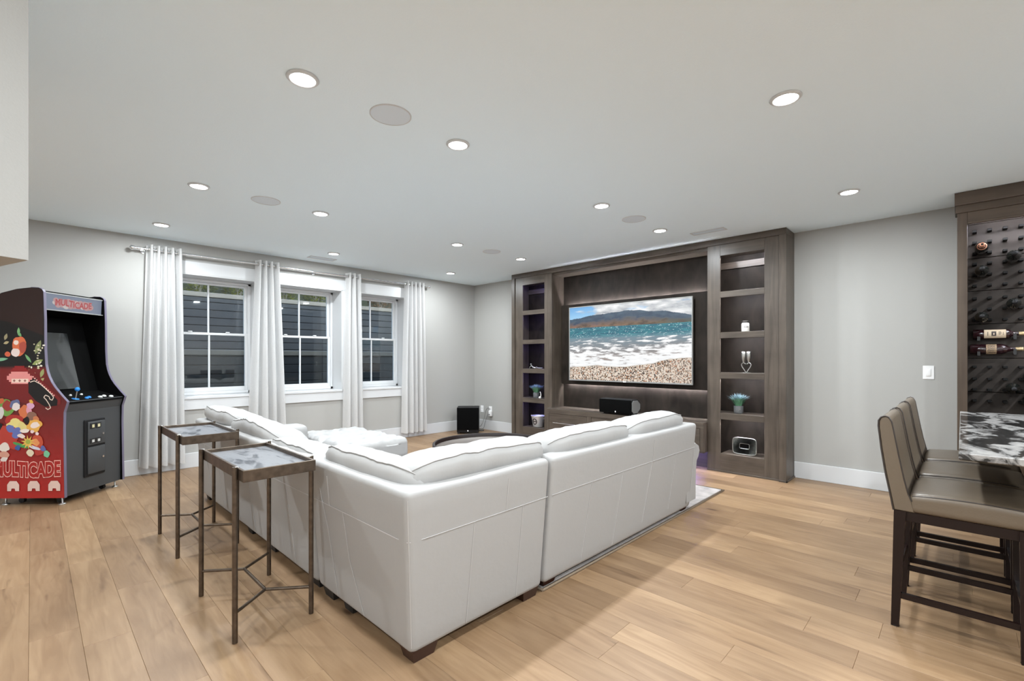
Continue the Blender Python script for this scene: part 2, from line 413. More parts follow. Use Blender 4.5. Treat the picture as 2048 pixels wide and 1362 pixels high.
def copy_tree(o, parent=None):
    c = o.copy(); C.objects.link(c); c.parent = parent
    for ch in list(o.children): copy_tree(ch, c)
    return c
def B(lo, hi, c=0.): return G().box(lo, hi, c)
def nz(x, y, z, s=1.): return noise.noise(Vector((x * s, y * s, z * s)))

# ------------------------------------------------------------------ structure
fl = struct('floor', B((XF0 - .2, YR - .2, -.15), (XB + .2, YL + .2, -.004)), 'oak')
PW = .1664
rows = int((XB + 1.1) / PW) + 1
pl_mesh = {}
def plank(x, y0, y1):
    L = round(y1 - y0, 2)
    if L not in pl_mesh:
        pl_mesh[L] = B((-PW / 2 + .0003, -L / 2 + .0003, -.018), (PW / 2 - .0003, L / 2 - .0003, 0), .0009).mesh('plank', 'oak')
    o = bpy.data.objects.new('plank', pl_mesh[L]); C.objects.link(o); o.parent = fl; o.location = (x, (y0 + y1) / 2, 0)
rp = random.Random(11)
x_edge0 = .158 - 7 * PW
for i in range(60):
    xa = x_edge0 + i * PW
    if xa > XB - .01: break
    xc = xa + PW / 2
    y = -1.6 + rp.uniform(-1.2, 0)
    cuts = [y]
    while y < YL + .0:
        y += rp.choice([.58, .78, .95, 1.15, 1.3, 1.5, 1.7, 1.9]); cuts.append(y)
    if i == 7 + 14: cuts = [-1.9, -.6, .53, 1.11, 2.41, 3.9, 5.2, 6.5]
    if i == 7 + 2: cuts = [-1.9, .0, 1.4, 2.74, 4.24, 5.4, 6.5]
    if i == 7 + 0: cuts = [-1.5, .2, 1.5, 2.76, 3.92, 5.3, 6.5]
    for a, b_ in zip(cuts[:-1], cuts[1:]):
        if b_ < -1.2 or a > YL: continue
        if xc < -.6 and b_ < 3: continue
        b_ = min(b_, YL)
        if b_ - a > .12: plank(xc, round(a, 2), round(b_, 2))

struct('ceiling', B((XF0 - .2, YR - .2, H), (XB + .2, YL + .2, H + .12)), 'ceiling_paint')
struct('wall_back', B((XB, YR - .2, -.1), (XB + .15, YL, H)), 'wall_paint')
struct('wall_right', B((XF0 - .2, YR - .15, -.1), (XB, YR, H)), 'rear_bounce_white')
struct('wall_front', B((XF0 - .15, YR, -.1), (XF0, YL, H)), 'rear_bounce_white')
# window openings: right edges 2.010 / 3.113 / 4.215
WIN = [(1.055, 2.010), (2.158, 3.113), (3.260, 4.215)]
WZ0, WZ1 = .82, 2.247
g = G(); TH = .37
g.box((XF0 - .2, YL, -.1), (WIN[0][0], YL + TH, H)); g.box((WIN[2][1], YL, -.1), (XB + .15, YL + TH, H))
g.box((WIN[0][0], YL, -.1), (WIN[2][1], YL + TH, WZ0 - .03)); g.box((WIN[0][0], YL, WZ1), (WIN[2][1], YL + TH, H))
for a, b_ in ((WIN[0][1], WIN[1][0]), (WIN[1][1], WIN[2][0])): g.box((a, YL, WZ0 - .03), (b_, YL + TH, WZ1))
struct('wall_left', g, 'wall_paint')
# stair bulkhead hanging close by the camera at the left
P = [(-.006, 1.905), (-.42, 3.2), (-1.6, 3.2), (-1.6, 1.17)]
struct('wall_bulkhead', G().prism([(x, y, 1.54) for x, y in P], (0, 0, H - 1.54)), 'wall_paint')
# baseboards
BH = .17
def baseboard(name, lo, hi): struct(name, B(lo, hi, .003), 'trim_white')
baseboard('baseboard_left', (XF0, YL - .016, 0), (XB, YL, BH))
g = G(); g.box((XB - .016, .04, 0), (XB, 1.283, BH), .003); g.box((XB - .016, 5.175, 0), (XB, YL - .016, BH), .003)
struct('baseboard_back', g, 'trim_white')
# casing round the three windows
tr1 = struct('trim_1', None, loc=(WIN[0][0], YL, WZ0))
cb = lambda lo, hi, nm: B(lo, hi, .003).make(nm, 'trim_white', tr1, True)
CY = YL - .02
cb((WIN[0][0] - .09, CY, WZ1), (WIN[2][1] + .09, YL, 2.39), 'head_casing')
cb((WIN[0][0] - .09, CY, WZ0), (WIN[0][0], YL, WZ1), 'side_casing'); cb((WIN[2][1], CY, WZ0), (WIN[2][1] + .09, YL, WZ1), 'side_casing')
for a, b_ in ((WIN[0][1], WIN[1][0]), (WIN[1][1], WIN[2][0])): cb((a, CY, WZ0), (b_, YL, WZ1), 'mullion_casing')
cb((WIN[0][0] - .09, CY, .67), (WIN[2][1] + .09, YL, WZ0 - .03), 'apron')
# windows
FY = 6.69
for k, (xa, xb) in enumerate(WIN):
    wn = struct('window_%d' % (k + 1), None, loc=((xa + xb) / 2, YL, WZ0))
    g = G(); g.box((xa, YL - .018, WZ0), (xa + .012, FY, WZ1)); g.box((xb - .012, YL - .018, WZ0), (xb, FY, WZ1)); g.box((xa, YL - .018, WZ1 - .012), (xb, FY, WZ1))
    g.make('reveal', 'trim_white', wn, True)
    B((xa - (.0), YL - .03, WZ0 - .03), (xb, FY, WZ0), .004).make('sill', 'trim_white', wn, True)
    g = G(); fw_ = .034
    for lo, hi in (((xa + .012, FY, WZ0), (xa + .012 + fw_, FY + .09, WZ1 - .012)), ((xb - .012 - fw_, FY, WZ0), (xb - .012, FY + .09, WZ1 - .012)),
                   ((xa + .012, FY, WZ1 - .012 - .03), (xb - .012, FY + .09, WZ1 - .012)), ((xa + .012, FY, WZ0), (xb - .012, FY + .09, WZ0 + .035))):
        g.box(lo, hi, .003)
    g.make('frame', 'sash_white', wn, True)
    ia, ib = xa + .012 + fw_, xb - .012 - fw_; mid = (ia + ib) / 2
    for nm, z0, z1, y0 in (('lower_sash', WZ0 + .035, 1.585, FY + .012), ('upper_sash', 1.555, WZ1 - .042, FY + .048)):
        y1 = y0 + .034; st = .034; bot = .052 if nm == 'lower_sash' else .03; top = .03 if nm == 'lower_sash' else .028
        s_ = G(); s_.box((ia, y0, z0), (ia + st, y1, z1), .004); s_.box((ib - st, y0, z0), (ib, y1, z1), .004)
        s_.box((ia + st, y0, z0), (ib - st, y1, z0 + bot), .004); s_.box((ia + st, y0, z1 - top), (ib - st, y1, z1), .004)
        so = s_.make(nm, 'sash_white', wn, True)
        B((mid - .010, y0 + .006, z0 + bot), (mid + .010, y1 - .006, z1 - top), .003).make('glazing_bar', 'sash_white', so, True)
        for (pa, pb) in ((ia + st, mid - .010), (mid + .010, ib - st)):
            B((pa, y0 + .014, z0 + bot), (pb, y0 + .018, z1 - top)).make('pane', 'pane', so, True)
    for s_ in (-1, 1):
        G().rbox((mid + s_ * .2 - .022, FY - .002, 1.585), (mid + s_ * .2 + .022, FY + .03, 1.600), .006, 2, 1).make('sash_lock', 'sash_white', wn, True)

# ------------------------------------------------------------------ outside the windows
struct('ground', B((-3, YL + TH, -.3), (9, 16, -.05)), 'soil')
def retaining(name, label, y, z0, z1, capz):
    t_ = thing(name, label, 'retaining wall', (2.6, y, z0), group=None)
    z = z0
    while z < z1 - .01:
        B((-2.4, y, z + .003), (8.6, y + .10, min(z + .135, z1) - .003), .006).make('board', 'timber_black', t_, True); z += .135
    B((-2.4, y - .02, z1), (8.6, y + .32, capz), .006).make('cap', 'timber_cap', t_, True)
    return t_
retaining('retaining_wall', 'black timber retaining wall just outside the windows, lower tier', 8.0, -.05, 1.315, 1.395)
struct('planting_bed', B((-2.4, 8.1, -.05), (8.6, 9.4, 1.30)), 'soil')
retaining('retaining_wall', 'black timber retaining wall outside the windows, upper tier below the shrubs', 9.4, 1.30, 2.33, 2.41)
struct('upper_ground', B((-2.4, 9.5, -.05), (8.6, 15, 2.36)), 'soil')
mat('blocker_green', (.03, .035, .02), .95, bump=.6, bscale=12, var=.5, vscale=4)
struct('sky_blocker', B((-2.4, 10.9, 2.3), (8.6, 12.5, 4.0)), 'blocker_green')  # added behind the shrubs to block bright sky between the leaves
mat('shrub_leaf', (.16, .17, .03), .6, var=.4, vscale=3); mat('shrub_leaf_rust', (.20, .11, .055), .6, var=.4, vscale=3)
def shrub(x, y, r, h, leaf, label):
    t_ = thing('shrub', label, 'shrub', (x, y, 2.36), group='shrubs above the upper retaining wall')
    g = G(); rr = random.Random(int(x * 100))
    for i in range(1500):
        a = rr.uniform(0, 2 * PI); q = math.sqrt(rr.random()); z = rr.random() ** .8
        rad = r * q * (1 - .5 * z); p = Vector((math.cos(a) * rad, math.sin(a) * rad, .05 + h * z))
        d = Vector((math.cos(a), math.sin(a), rr.uniform(-.3, .9))).normalized(); sd = d.cross(Vector((0, 0, 1))).normalized() * rr.uniform(.012, .022); L = rr.uniform(.05, .09)
        n_ = sd.cross(d).normalized() * .004
        g.add([p, p + d * L * .5 + sd + n_, p + d * L, p + d * L * .5 - sd + n_], [(0, 1, 2), (0, 2, 3)])
    f = g.make('foliage', leaf, t_); f['kind'] = 'stuff'
    g = G()
    for i in range(5):
        a = i * 1.3; g.tube([(0, 0, -.02), (math.cos(a) * r * .25, math.sin(a) * r * .25, h * .4), (math.cos(a) * r * .5, math.sin(a) * r * .5, h * .8)], .008, 5)
    g.make('stem', 'timber_cap', t_)
SHR = [(1.45, 'shrub_leaf', 'yellow-green leafy shrub above the timber wall, behind the curtain beside the arcade machine'),
       (2.15, 'shrub_leaf', 'yellow-green leafy shrub above the timber wall, left panes of the first window'),
       (2.85, 'shrub_leaf', 'green shrub above the timber wall, right panes of the first window'),
       (3.65, 'shrub_leaf', 'green shrub above the timber wall, left panes of the middle window'),
       (4.35, 'shrub_leaf', 'yellowish shrub above the timber wall, centre of the middle window'),
       (5.05, 'shrub_leaf_rust', 'rust-brown shrub above the timber wall, right panes of the middle window'),
       (5.85, 'shrub_leaf_rust', 'rust-brown shrub above the timber wall, left panes of the last window'),
       (6.55, 'shrub_leaf_rust', 'pale brown shrub above the timber wall, right panes of the last window')]
for i, (x, lf, lb) in enumerate(SHR):
    y, r, h = 10.1 + .08 * (i % 3), .31, .85
    shrub(x, y, r, h, lf, lb)

# ------------------------------------------------------------------ ceiling fittings
def place_name(x, y):
    return {(.9, 2.26): 'largest one, above the side tables', (1.85, 2.26): 'above the sofa corner', (.9, 4.24): 'left end of the middle row', (.9, 5.735): 'nearest the arcade machine',
            (1.85, 4.24): 'second in the middle row', (2.67, 5.735): 'in the window row above the middle curtains', (3.46, 4.24): 'third in the middle row',
            (4.55, 5.735): 'nearest the far corner of the room', (4.55, 4.24): 'above the left shelves of the media wall', (4.55, 2.26): 'beside the vent in front of the media wall',
            (3.46, 2.26): 'above the long sofa back, left of a speaker', (2.69, .65): 'large one at the right of the ceiling', (4.55, .65): 'between the media wall and the wine rack'}.get((x, y))
g = G(); g.lathe([(.072, 0), (.074, -.004), (.068, -.010), (.058, -.012), (.056, -.006)], n=36); trim_me = g.mesh('trim_ring', 'trim_white')
g = G(); g.lathe([(.0001, -.009), (.03, -.0105), (.0565, -.0085), (.0565, -.003)], n=32); lens_me = g.mesh('lens', 'lamp_lens')
def lamp(x, y, label, k=1.):
    t_ = thing('recessed_light', label, 'light', (x, y, H), group='recessed ceiling lights')
    for nm, me in (('trim_ring', trim_me), ('lens', lens_me)):
        o = bpy.data.objects.new(nm, me); C.objects.link(o); o.parent = t_
    ld = bpy.data.lights.new('lamp', 'AREA'); ld.shape = 'DISK'; ld.size = .11; ld.energy = LAMP_W * k; ld.color = LAMP_COL
    lo = bpy.data.objects.new('lamp', ld); C.objects.link(lo); lo.parent = t_; lo.location = (0, 0, -.014)
for xy in [(.9, 2.26), (1.85, 2.26), (.9, 4.24), (.9, 5.735), (1.85, 4.24), (2.67, 5.735), (3.46, 4.24), (4.55, 5.735), (4.55, 4.24), (4.55, 2.26), (3.46, 2.26), (2.69, .65), (4.55, .65)]:
    lamp(*xy, 'round white recessed ceiling light, ' + place_name(*xy))
for xy in [(.9, .65), (-1.0, .65), (-.95, 4.24), (-2.2, 2.26), (-1.0, -1.3), (.9, -1.3), (2.69, -1.3), (4.4, -1.3)]:  # unseen extra lamps, added to brighten the camera-facing sides and the ceiling
    lamp(*xy, 'round white recessed ceiling light added unseen behind the camera', 1.15 if xy == (.9, .65) else 1.7)
g = G(); g.lathe([(.112, 0), (.112, -.004), (.108, -.006), (.105, -.004)], n=40); sr_me = g.mesh('rim', 'trim_white')
g = G(); g.lathe([(.0001, -.004), (.105, -.0035)], n=40); sg_me = g.mesh('grille', 'grille_white')
for (x, y), lb in (((1.372, 2.255), 'large, nearest above the sofa corner'), ((1.38, 4.232), 'in the middle row by the left lights'), ((4.012, 2.258), 'in front of the right half of the media wall'), ((3.995, 4.22), 'toward the far corner')):
    t_ = thing('ceiling_speaker', 'round flush white ceiling speaker, ' + lb, 'speaker', (x, y, H), group='in-ceiling speakers')
    for nm, me in (('rim', sr_me), ('grille', sg_me)):
        o = bpy.data.objects.new(nm, me); C.objects.link(o); o.parent = t_
def vent(lo, hi, along, label):
    t_ = thing('ceiling_vent', label, 'vent', ((lo[0] + hi[0]) / 2, (lo[1] + hi[1]) / 2, H))
    g = G(); e = .014; z0, z1 = H - .006, H
    g.box((lo[0], lo[1], z0), (hi[0], lo[1] + e, z1), .002); g.box((lo[0], hi[1] - e, z0), (hi[0], hi[1], z1), .002); g.box((lo[0], lo[1] + e, z0), (lo[0] + e, hi[1] - e, z1), .002); g.box((hi[0] - e, lo[1] + e, z0), (hi[0], hi[1] - e, z1), .002)
    g.make('frame', 'trim_white', t_, True)
    n_ = 5
    for k in range(n_):
        f = (k + .5) / n_
        if along == 'x': yy = lo[1] + e + f * (hi[1] - lo[1] - 2 * e); B((lo[0] + e, yy - .005, H - .004), (hi[0] - e, yy + .003, H - .001)).make('slat', 'grille_white', t_, True)
        else: xx = lo[0] + e + f * (hi[0] - lo[0] - 2 * e); B((xx - .005, lo[1] + e, H - .004), (xx + .003, hi[1] - e, H - .001)).make('slat', 'grille_white', t_, True)
vent((2.52, 6.06), (2.87, 6.20), 'x', 'white slotted ceiling vent above the middle window')
vent((4.885, 1.74), (5.0, 2.09), 'y', 'white slotted ceiling vent above the media wall')

# ------------------------------------------------------------------ media wall
XF = 5.35
mw = thing('media_cabinet', 'dark stained built-in media wall with two lit shelf towers and a console', 'cabinet', (XB, 3.23, 0))
def part(lo, hi, nm, mt='cab_v', c=.0015, par=None): return B(lo, hi, c).make(nm, mt, par or mw, True)
ZT = H - .002
XS = XB - .002
part((5.335, 1.284, 0), (XS, 1.350, ZT - .065), 'outer_post'); part((5.335, 5.108, 0), (XS, 5.173, ZT - .065), 'outer_post')
part((5.335, 1.284, ZT - .065), (XS, 5.173, ZT), 'header', 'cab_h')
SH = [(2.41, 2.01), (1.943, 1.556), (1.489, 1.106), (1.04, .655), (.586, .206)]
def tower(y0, y1, oy0, oy1, led):
    part((XF, y0, .012), (XF + .022, oy0, 2.533), 'stile'); part((XF, oy1, .012), (XF + .022, y1, 2.533), 'stile')
    part((XF, oy0, 2.41), (XF + .022, oy1, 2.533), 'rail', 'cab_h'); part((XF, oy0, .012), (XF + .022, oy1, .206), 'rail', 'cab_h')
    part((XF + .022, y0, .0), (XS, y0 + .02, 2.533), 'side_panel'); part((XF + .022, y1 - .02, .0), (XS, y1, 2.533), 'side_panel')
    part((XS - .012, y0 + .02, .1), (XS, y1 - .02, 2.533), 'back_panel', 'cab_back')
    part((XF + .022, y0 + .02, 2.44), (XS - .012, y1 - .02, 2.533), 'top_panel', 'cab_h')
    part((XF + .022, oy0 - .0, 2.33), (XF + .03, oy1, 2.41), 'light_valance', 'cab_h') if False else None
    part((XS - .03, y0 + .02, 2.30), (XS - .012, y1 - .02, 2.375), 'cleat', 'cab_h')
    for k in range(5):
        zb = SH[k][1]; zt = zb; zlow = SH[k + 1][0] if k < 4 else .10
        part((XF, oy0, zlow) if k < 4 else (XF + .022, oy0, zlow), (XF + .022 if k < 4 else XS - .012, oy1, zt), 'shelf_edge' if k < 4 else 'bottom_shelf', 'cab_h')
        if k < 4: part((XF + .022, y0 + .02, zb - .03), (XS - .012, y1 - .02, zb), 'shelf', 'cab_h')
        zl = SH[k][0] + (.022 if k == 0 else .030)
        B((XF + .028, oy0 + .03, zl - .010), (XF + .040, oy1 - .03, zl - .004)).make('led_strip', led, mw, True)
        # toe
    part((XF - .012, y0 - .0, 0), (XF, y1, .018), 'base_moulding', 'cab_h')
tower(1.350, 2.083, 1.492, 1.942, 'led_white')
tower(4.360, 5.100, 4.503, 4.945, 'led_violet')
part((5.323, 1.272, 0), (XS, 1.284, .018), 'base_moulding', 'cab_h'); part((5.323, 1.272, 0), (5.335, 1.350, .018), 'base_moulding', 'cab_h')
# bay between the towers
BY0, BY1 = 2.083, 4.360
part((XS - .014, BY0, .0), (XS, BY1, 2.533), 'bay_back', 'cab_back')
part((XF + .05, BY0, 2.50), (XS - .014, BY1, 2.533), 'soffit_panel', 'cab_h')
tvp = part((5.575, BY0 + .05, .885), (5.60, BY1 - .012, 2.065), 'tv_panel', 'cab_back')
part((5.60, BY0 + .12, .95), (XS - .014, BY0 + .16, 2.0), 'batten'); part((5.60, BY1 - .16, .95), (XS - .014, BY1 - .12, 2.0), 'batten')
B((5.606, BY0 + .1, 2.043), (5.614, BY1 - .1, 2.047)).make('led_strip', 'led_tv', mw, True)
B((5.606, BY0 + .1, .903), (5.614, BY1 - .1, .907)).make('led_strip', 'led_tv', mw, True)
# console
CX0 = 5.235
part((CX0 - .0, BY0 + .0, .50), (XS - .014, BY1 - .0, .540), 'console_top', 'cab_h')
part((CX0, BY0 + .0, .475), (CX0 + .022, BY1 - .0, .50), 'rail', 'cab_h'); part((CX0, BY0, .200), (CX0 + .022, BY1, .226), 'rail', 'cab_h')
DR = [(4.322, 3.657), (3.590, 2.925), (2.858, 2.120)]
ys = [BY1] + [v for d in DR for v in d] + [BY0]
for a, b_ in zip(ys[0::2], ys[1::2]): part((CX0, b_, .226), (CX0 + .022, a, .475), 'stile')
for a, b_ in DR:
    d = part((CX0 + .003, b_ + .003, .229), (CX0 + .020, a - .003, .472), 'drawer', 'cab_h', .002)
    g = G(); yc = (a + b_) / 2; g.cyl((CX0 - .028, yc - .235, .345), (CX0 - .028, yc + .235, .345), .005, n=10)
    for q in (-.18, .18): g.cyl((CX0 - .028, yc + q, .345), (CX0 + .004, yc + q, .345), .004, n=8)
    g.make('handle', 'dull_nickel', d, True)
part((CX0 + .022, BY0, .200), (XS - .014, BY0 + .02, .50), 'side_panel'); part((CX0 + .022, BY1 - .02, .200), (XF, BY1, .50), 'side_panel')
part((CX0 + .022, BY0 + .02, .200), (XS - .014, BY1 - .02, .218), 'bottom_panel', 'cab_h')
part((5.45, BY0, 0), (5.47, BY1, .200), 'toe_kick', 'cab_h')
B((5.30, BY0 + .05, .190), (5.315, BY1 - .05, .196)).make('led_strip', 'led_violet', mw, True)

# ------------------------------------------------------------------ television
tv = thing('television', 'large flat television showing a beach and mountain picture', 'television', (5.56, 3.23, .94))
TY0, TY1, TZ0, TZ1, TX = 2.312, 4.150, .945, 2.012, 5.49
g = G(); e = .012
g.box((TX, TY0, TZ0), (TX + .035, TY0 + e, TZ1), .002); g.box((TX, TY1 - e, TZ0), (TX + .035, TY1, TZ1), .002)
g.box((TX, TY0 + e, TZ1 - e), (TX + .035, TY1 - e, TZ1), .002); g.box((TX, TY0 + e, TZ0), (TX + .035, TY1 - e, TZ0 + .018), .002)
g.make('bezel', 'grey_silver', tv, True)
B((TX + .012, TY0 + e, TZ0 + .018), (TX + .045, TY1 - e, TZ1 - e)).make('back_shell', 'black_plastic', tv, True)
B((TX + .045, 3.0, 1.25), (5.575, 3.46, 1.75)).make('wall_bracket', 'black_plastic', tv, True)
B((TX - .002, 3.21, TZ0 + .004), (TX + .002, 3.25, TZ0 + .012)).make('logo', 'logo_glow', tv, True)
# picture: painted per face
def fbm(u, v, o=4, s=1.):
    a = 0.; k = .5
    for i in range(o): a += k * noise.noise(Vector((u * s, v * s, 3.7 + i * 9.1))); s *= 2.07; k *= .5
    return a
def interp(x, tab):
    for (a, va), (b_, vb) in zip(tab[:-1], tab[1:]):
        if x <= b_: return va + (vb - va) * (x - a) / (b_ - a)
    return tab[-1][1]
def mixc(a, b_, k): k = max(0, min(1, k)); return tuple(p + (q - p) * k for p, q in zip(a, b_))
RIDGE = [(0, .165), (.1, .15), (.2, .125), (.35, .112), (.5, .092), (.62, .098), (.7, .125), (.82, .135), (.9, .165), (1, .205)]
SHORE = [(0, .835), (.15, .822), (.27, .803), (.33, .818), (.5, .822), (.62, .795), (.72, .775), (.78, .74), (.85, .72), (1, .70)]
def picture(u, v):
    if v < .285:
        rd = interp(u, RIDGE) + .012 * fbm(u, 0, 3, 14)
        if v < rd:
            c = mixc(lin((96, 160, 214)), lin((150, 198, 232)), v / .16)
            cl = fbm(u * 1.0, v * 2.6, 5, 5.5) + .80 * max(0, min(1, (u - .16) / .14)) - .25
            sh = .5 + 1.3 * fbm(u + .03, v * 2 + .2, 4, 9)
            return mixc(c, mixc(lin((150, 155, 160)), lin((240, 240, 240)), sh), cl * 3.2)
        k = (v - rd) / max(.02, (.285 - rd)); n_ = fbm(u, v * 1.5, 5, 16)
        top = mixc(lin((42, 62, 84)), lin((66, 86, 104)), .5 + n_ * 1.5)
        low = mixc(lin((146, 108, 84)), lin((118, 104, 74)), u * .9 + n_)
        if u > .7: low = mixc(low, lin((70, 86, 72)), (u - .7) * 4)
        return mixc(top, mixc(low, lin((78, 62, 54)), .35 + n_ * 1.6), k * 2.0 - .75 + n_ * 1.2)
    if v < .43:
        n_ = fbm(u * .6, v * 7, 4, 22); c = mixc(lin((26, 84, 108)), lin((58, 136, 144)), .45 + n_ * 1.8)
        c = mixc(c, lin((120, 150, 160)), max(0, (v - .38) / .05) * .6)
        if fbm(u, v * 5, 2, 60) > .27: c = lin((190, 210, 212))
        return c
    sh = interp(u, SHORE) + .008 * fbm(u, 1, 3, 20)
    if v < sh:
        n_ = fbm(u, v * 3.2, 5, 13); k = (v - .43) / (sh - .43)
        wat = mixc(lin((112, 134, 146)), lin((150, 138, 132)), k * 1.6 + n_ * .5)
        cov = -.30 + 1.25 * k + n_ * 1.9 + (.25 * u if k < .25 else 0)
        foam = mixc(lin((222, 224, 226)), lin((250, 250, 250)), .5 + n_)
        c = mixc(wat, foam, cov * 2.2)
        if k > .965: c = mixc(c, lin((188, 176, 160)), (k - .965) / .035)
        return c
    q = Vector((u * 165, v * 95, 0)); n_ = noise.cell(q); n2 = noise.cell(q + Vector((0, 0, 7))); n3 = noise.cell(q * .55 + Vector((0, 0, 3)))
    c = mixc(lin((70, 52, 40)), lin((206, 170, 132)), n_ * .75 + n3 * .25)
    if n2 > .78: c = lin((34, 32, 36))
    elif n2 > .62: c = lin((168, 104, 62))
    elif n2 < .12: c = lin((226, 212, 196))
    return mixc(c, lin((168, 150, 138)), .12 + .5 * max(0, u - .62))
NU, NV = 400, 232
sy0, sy1, sz0, sz1 = TY0 + e, TY1 - e, TZ0 + .018, TZ1 - e
vs_ = [(TX + .009 - 5.56, sy1 + (sy0 - sy1) * i / NU - 3.23, sz1 + (sz0 - sz1) * j / NV - .94) for i in range(NU + 1) for j in range(NV + 1)]
fs_ = [(i * (NV + 1) + j, (i + 1) * (NV + 1) + j, (i + 1) * (NV + 1) + j + 1, i * (NV + 1) + j + 1) for i in range(NU) for j in range(NV)]
me = bpy.data.meshes.new('screen'); me.from_pydata(vs_, [], [f[::-1] for f in fs_]); me.materials.append(MATS['screen'])
ca = me.color_attributes.new('Col', 'FLOAT_COLOR', 'CORNER'); buf = np.ones((NU * NV, 4, 4), dtype=np.float32)
for i in range(NU):
    for j in range(NV): buf[i * NV + j, :, :3] = picture((i + .5) / NU, (j + .5) / NV)
ca.data.foreach_set('color', buf.reshape(-1)); o = bpy.data.objects.new('screen', me); C.objects.link(o); o.parent = tv; o['label'] = 'lit screen with a beach, surf, sea and brown mountain under clouds'

# ------------------------------------------------------------------ centre speaker
sp_ = thing('center_speaker', 'black centre-channel speaker with silver sides on the console', 'speaker', (5.35, 3.215, .541))
def octo(x0, x1, z0, z1, y): return [(x0 + .03, y, z0), (x1 - .07, y, z0), (x1, y, z0 + .05), (x1, y, z1 - .05), (x1 - .07, y, z1), (x0 + .03, y, z1), (x0, y, z1 - .03), (x0, y, z0 + .03)]
ZS0, ZS1 = .556, .742
G().prism(octo(5.235, 5.46, ZS0, ZS1, 2.985), (0, .465, 0)).make('body', 'satin_black', sp_, True)
for yy in (2.975, 3.45): G().prism(octo(5.252, 5.445, ZS0 + .012, ZS1 - .012, yy), (0, .012, 0)).make('side_cheek', 'grey_silver', sp_, True)
G().rbox((5.222, 2.985, ZS0 + .004), (5.25, 3.452, ZS1 - .006), .012, 3, 2).make('grille', 'black_cloth', sp_, True)
B((5.2205, 3.20, ZS0 + .018), (5.223, 3.208, ZS0 + .034)).make('logo', 'logo_glow', sp_, True)
for yy in (3.02, 3.40):
    for xx in (5.27, 5.42): G().cyl((xx, yy, .541), (xx, yy, ZS0), .012, n=10).make('foot', 'black_plastic', sp_, True)

# ------------------------------------------------------------------ shelf things
def grass(name, label, x, y, z, r, h, n_):
    t_ = thing(name, label, 'plant', (x, y, z), group='grass plants on the media wall shelves')
    g = G(); g.lathe([(.0001, .001), (.046, .001), (.048, .004), (.050, .085), (.047, .085), (.044, .008), (.0001, .008)], n=20); g.make('glass_vase', 'vase_glass', t_)
    g = G(); rr = random.Random(int(z * 100))
    for i in range(70):
        a = rr.uniform(0, 6.28); q = .036 * math.sqrt(rr.random()); zz = .014 + .062 * rr.random(); s_ = rr.uniform(.006, .010)
        c_ = Vector((q * math.cos(a), q * math.sin(a), zz)); g.rbox(c_ - Vector((s_, s_, s_ * .7)), c_ + Vector((s_, s_, s_ * .7)), s_ * .65, 1, 1)
    pb = g.make('pebbles', 'pebble', t_); pb['kind'] = 'stuff'
    g1 = G()
    for i in range(n_):
        a = rr.uniform(0, 6.28); tilt = rr.random() ** .7; L = h * rr.uniform(.75, 1.05)
        d = Vector((math.cos(a), math.sin(a), 0)); b0 = Vector((0, 0, .070)) + d * .030 * rr.random(); sd = Vector((-d.y, d.x, 0)) * .0032
        m_ = b0 + Vector((0, 0, L * .60)) + d * r * .50 * tilt; e_ = b0 + Vector((0, 0, L * (1 - .25 * tilt))) + d * r * tilt
        g1.add([b0 - sd, b0 + sd, m_ + sd, m_ - sd], [(0, 1, 2, 3)], False, 0); g1.add([m_ - sd, m_ + sd, e_], [(0, 1, 2)], False, 1)
    f = g1.make('grass_blades', ['grass_leaf', 'grass_tip'], t_); f['kind'] = 'stuff'
grass('potted_grass', 'blue-green grass plant in a pebble-filled glass on the right shelf tower', 5.46, 1.783, .656, .115, .165, 340)
grass('potted_grass', 'blue-green grass plant in a pebble-filled glass on the left shelf tower', 5.445, 4.745, .656, .125, .155, 340)
# jar candle
t_ = thing('candle_jar', 'white jar candle with a dark lid on the right shelf tower', 'candle', (5.44, 1.705, 1.557))
g = G(); g.lathe([(.0001, 0), (.036, 0), (.040, .006), (.040, .085), (.034, .096), (.030, .099)], n=28); g.make('jar', 'jar_white', t_)
g = G(); g.lathe([(.033, .097), (.035, .099), (.035, .118), (.030, .121), (.0001, .121)], n=28); g.make('lid', 'dark_lid', t_)
g = G(); R_ = .0404
def jl(a0, a1, z0, z1, r_=R_): return lambda u, v: (r_ * math.cos(a0 + (a1 - a0) * u), r_ * math.sin(a0 + (a1 - a0) * u), z0 + (z1 - z0) * v)
G().grid(jl(PI - .1, PI + .95, .043, .062), 8, 1).make('label_band', 'label_dark', t_)
g = G()
for k in range(5): g.grid(jl(PI + .02 + k * .17, PI + .12 + k * .17, .047, .058, R_ + .0004), 2, 1)
g.make('lettering', 'jar_white', t_)
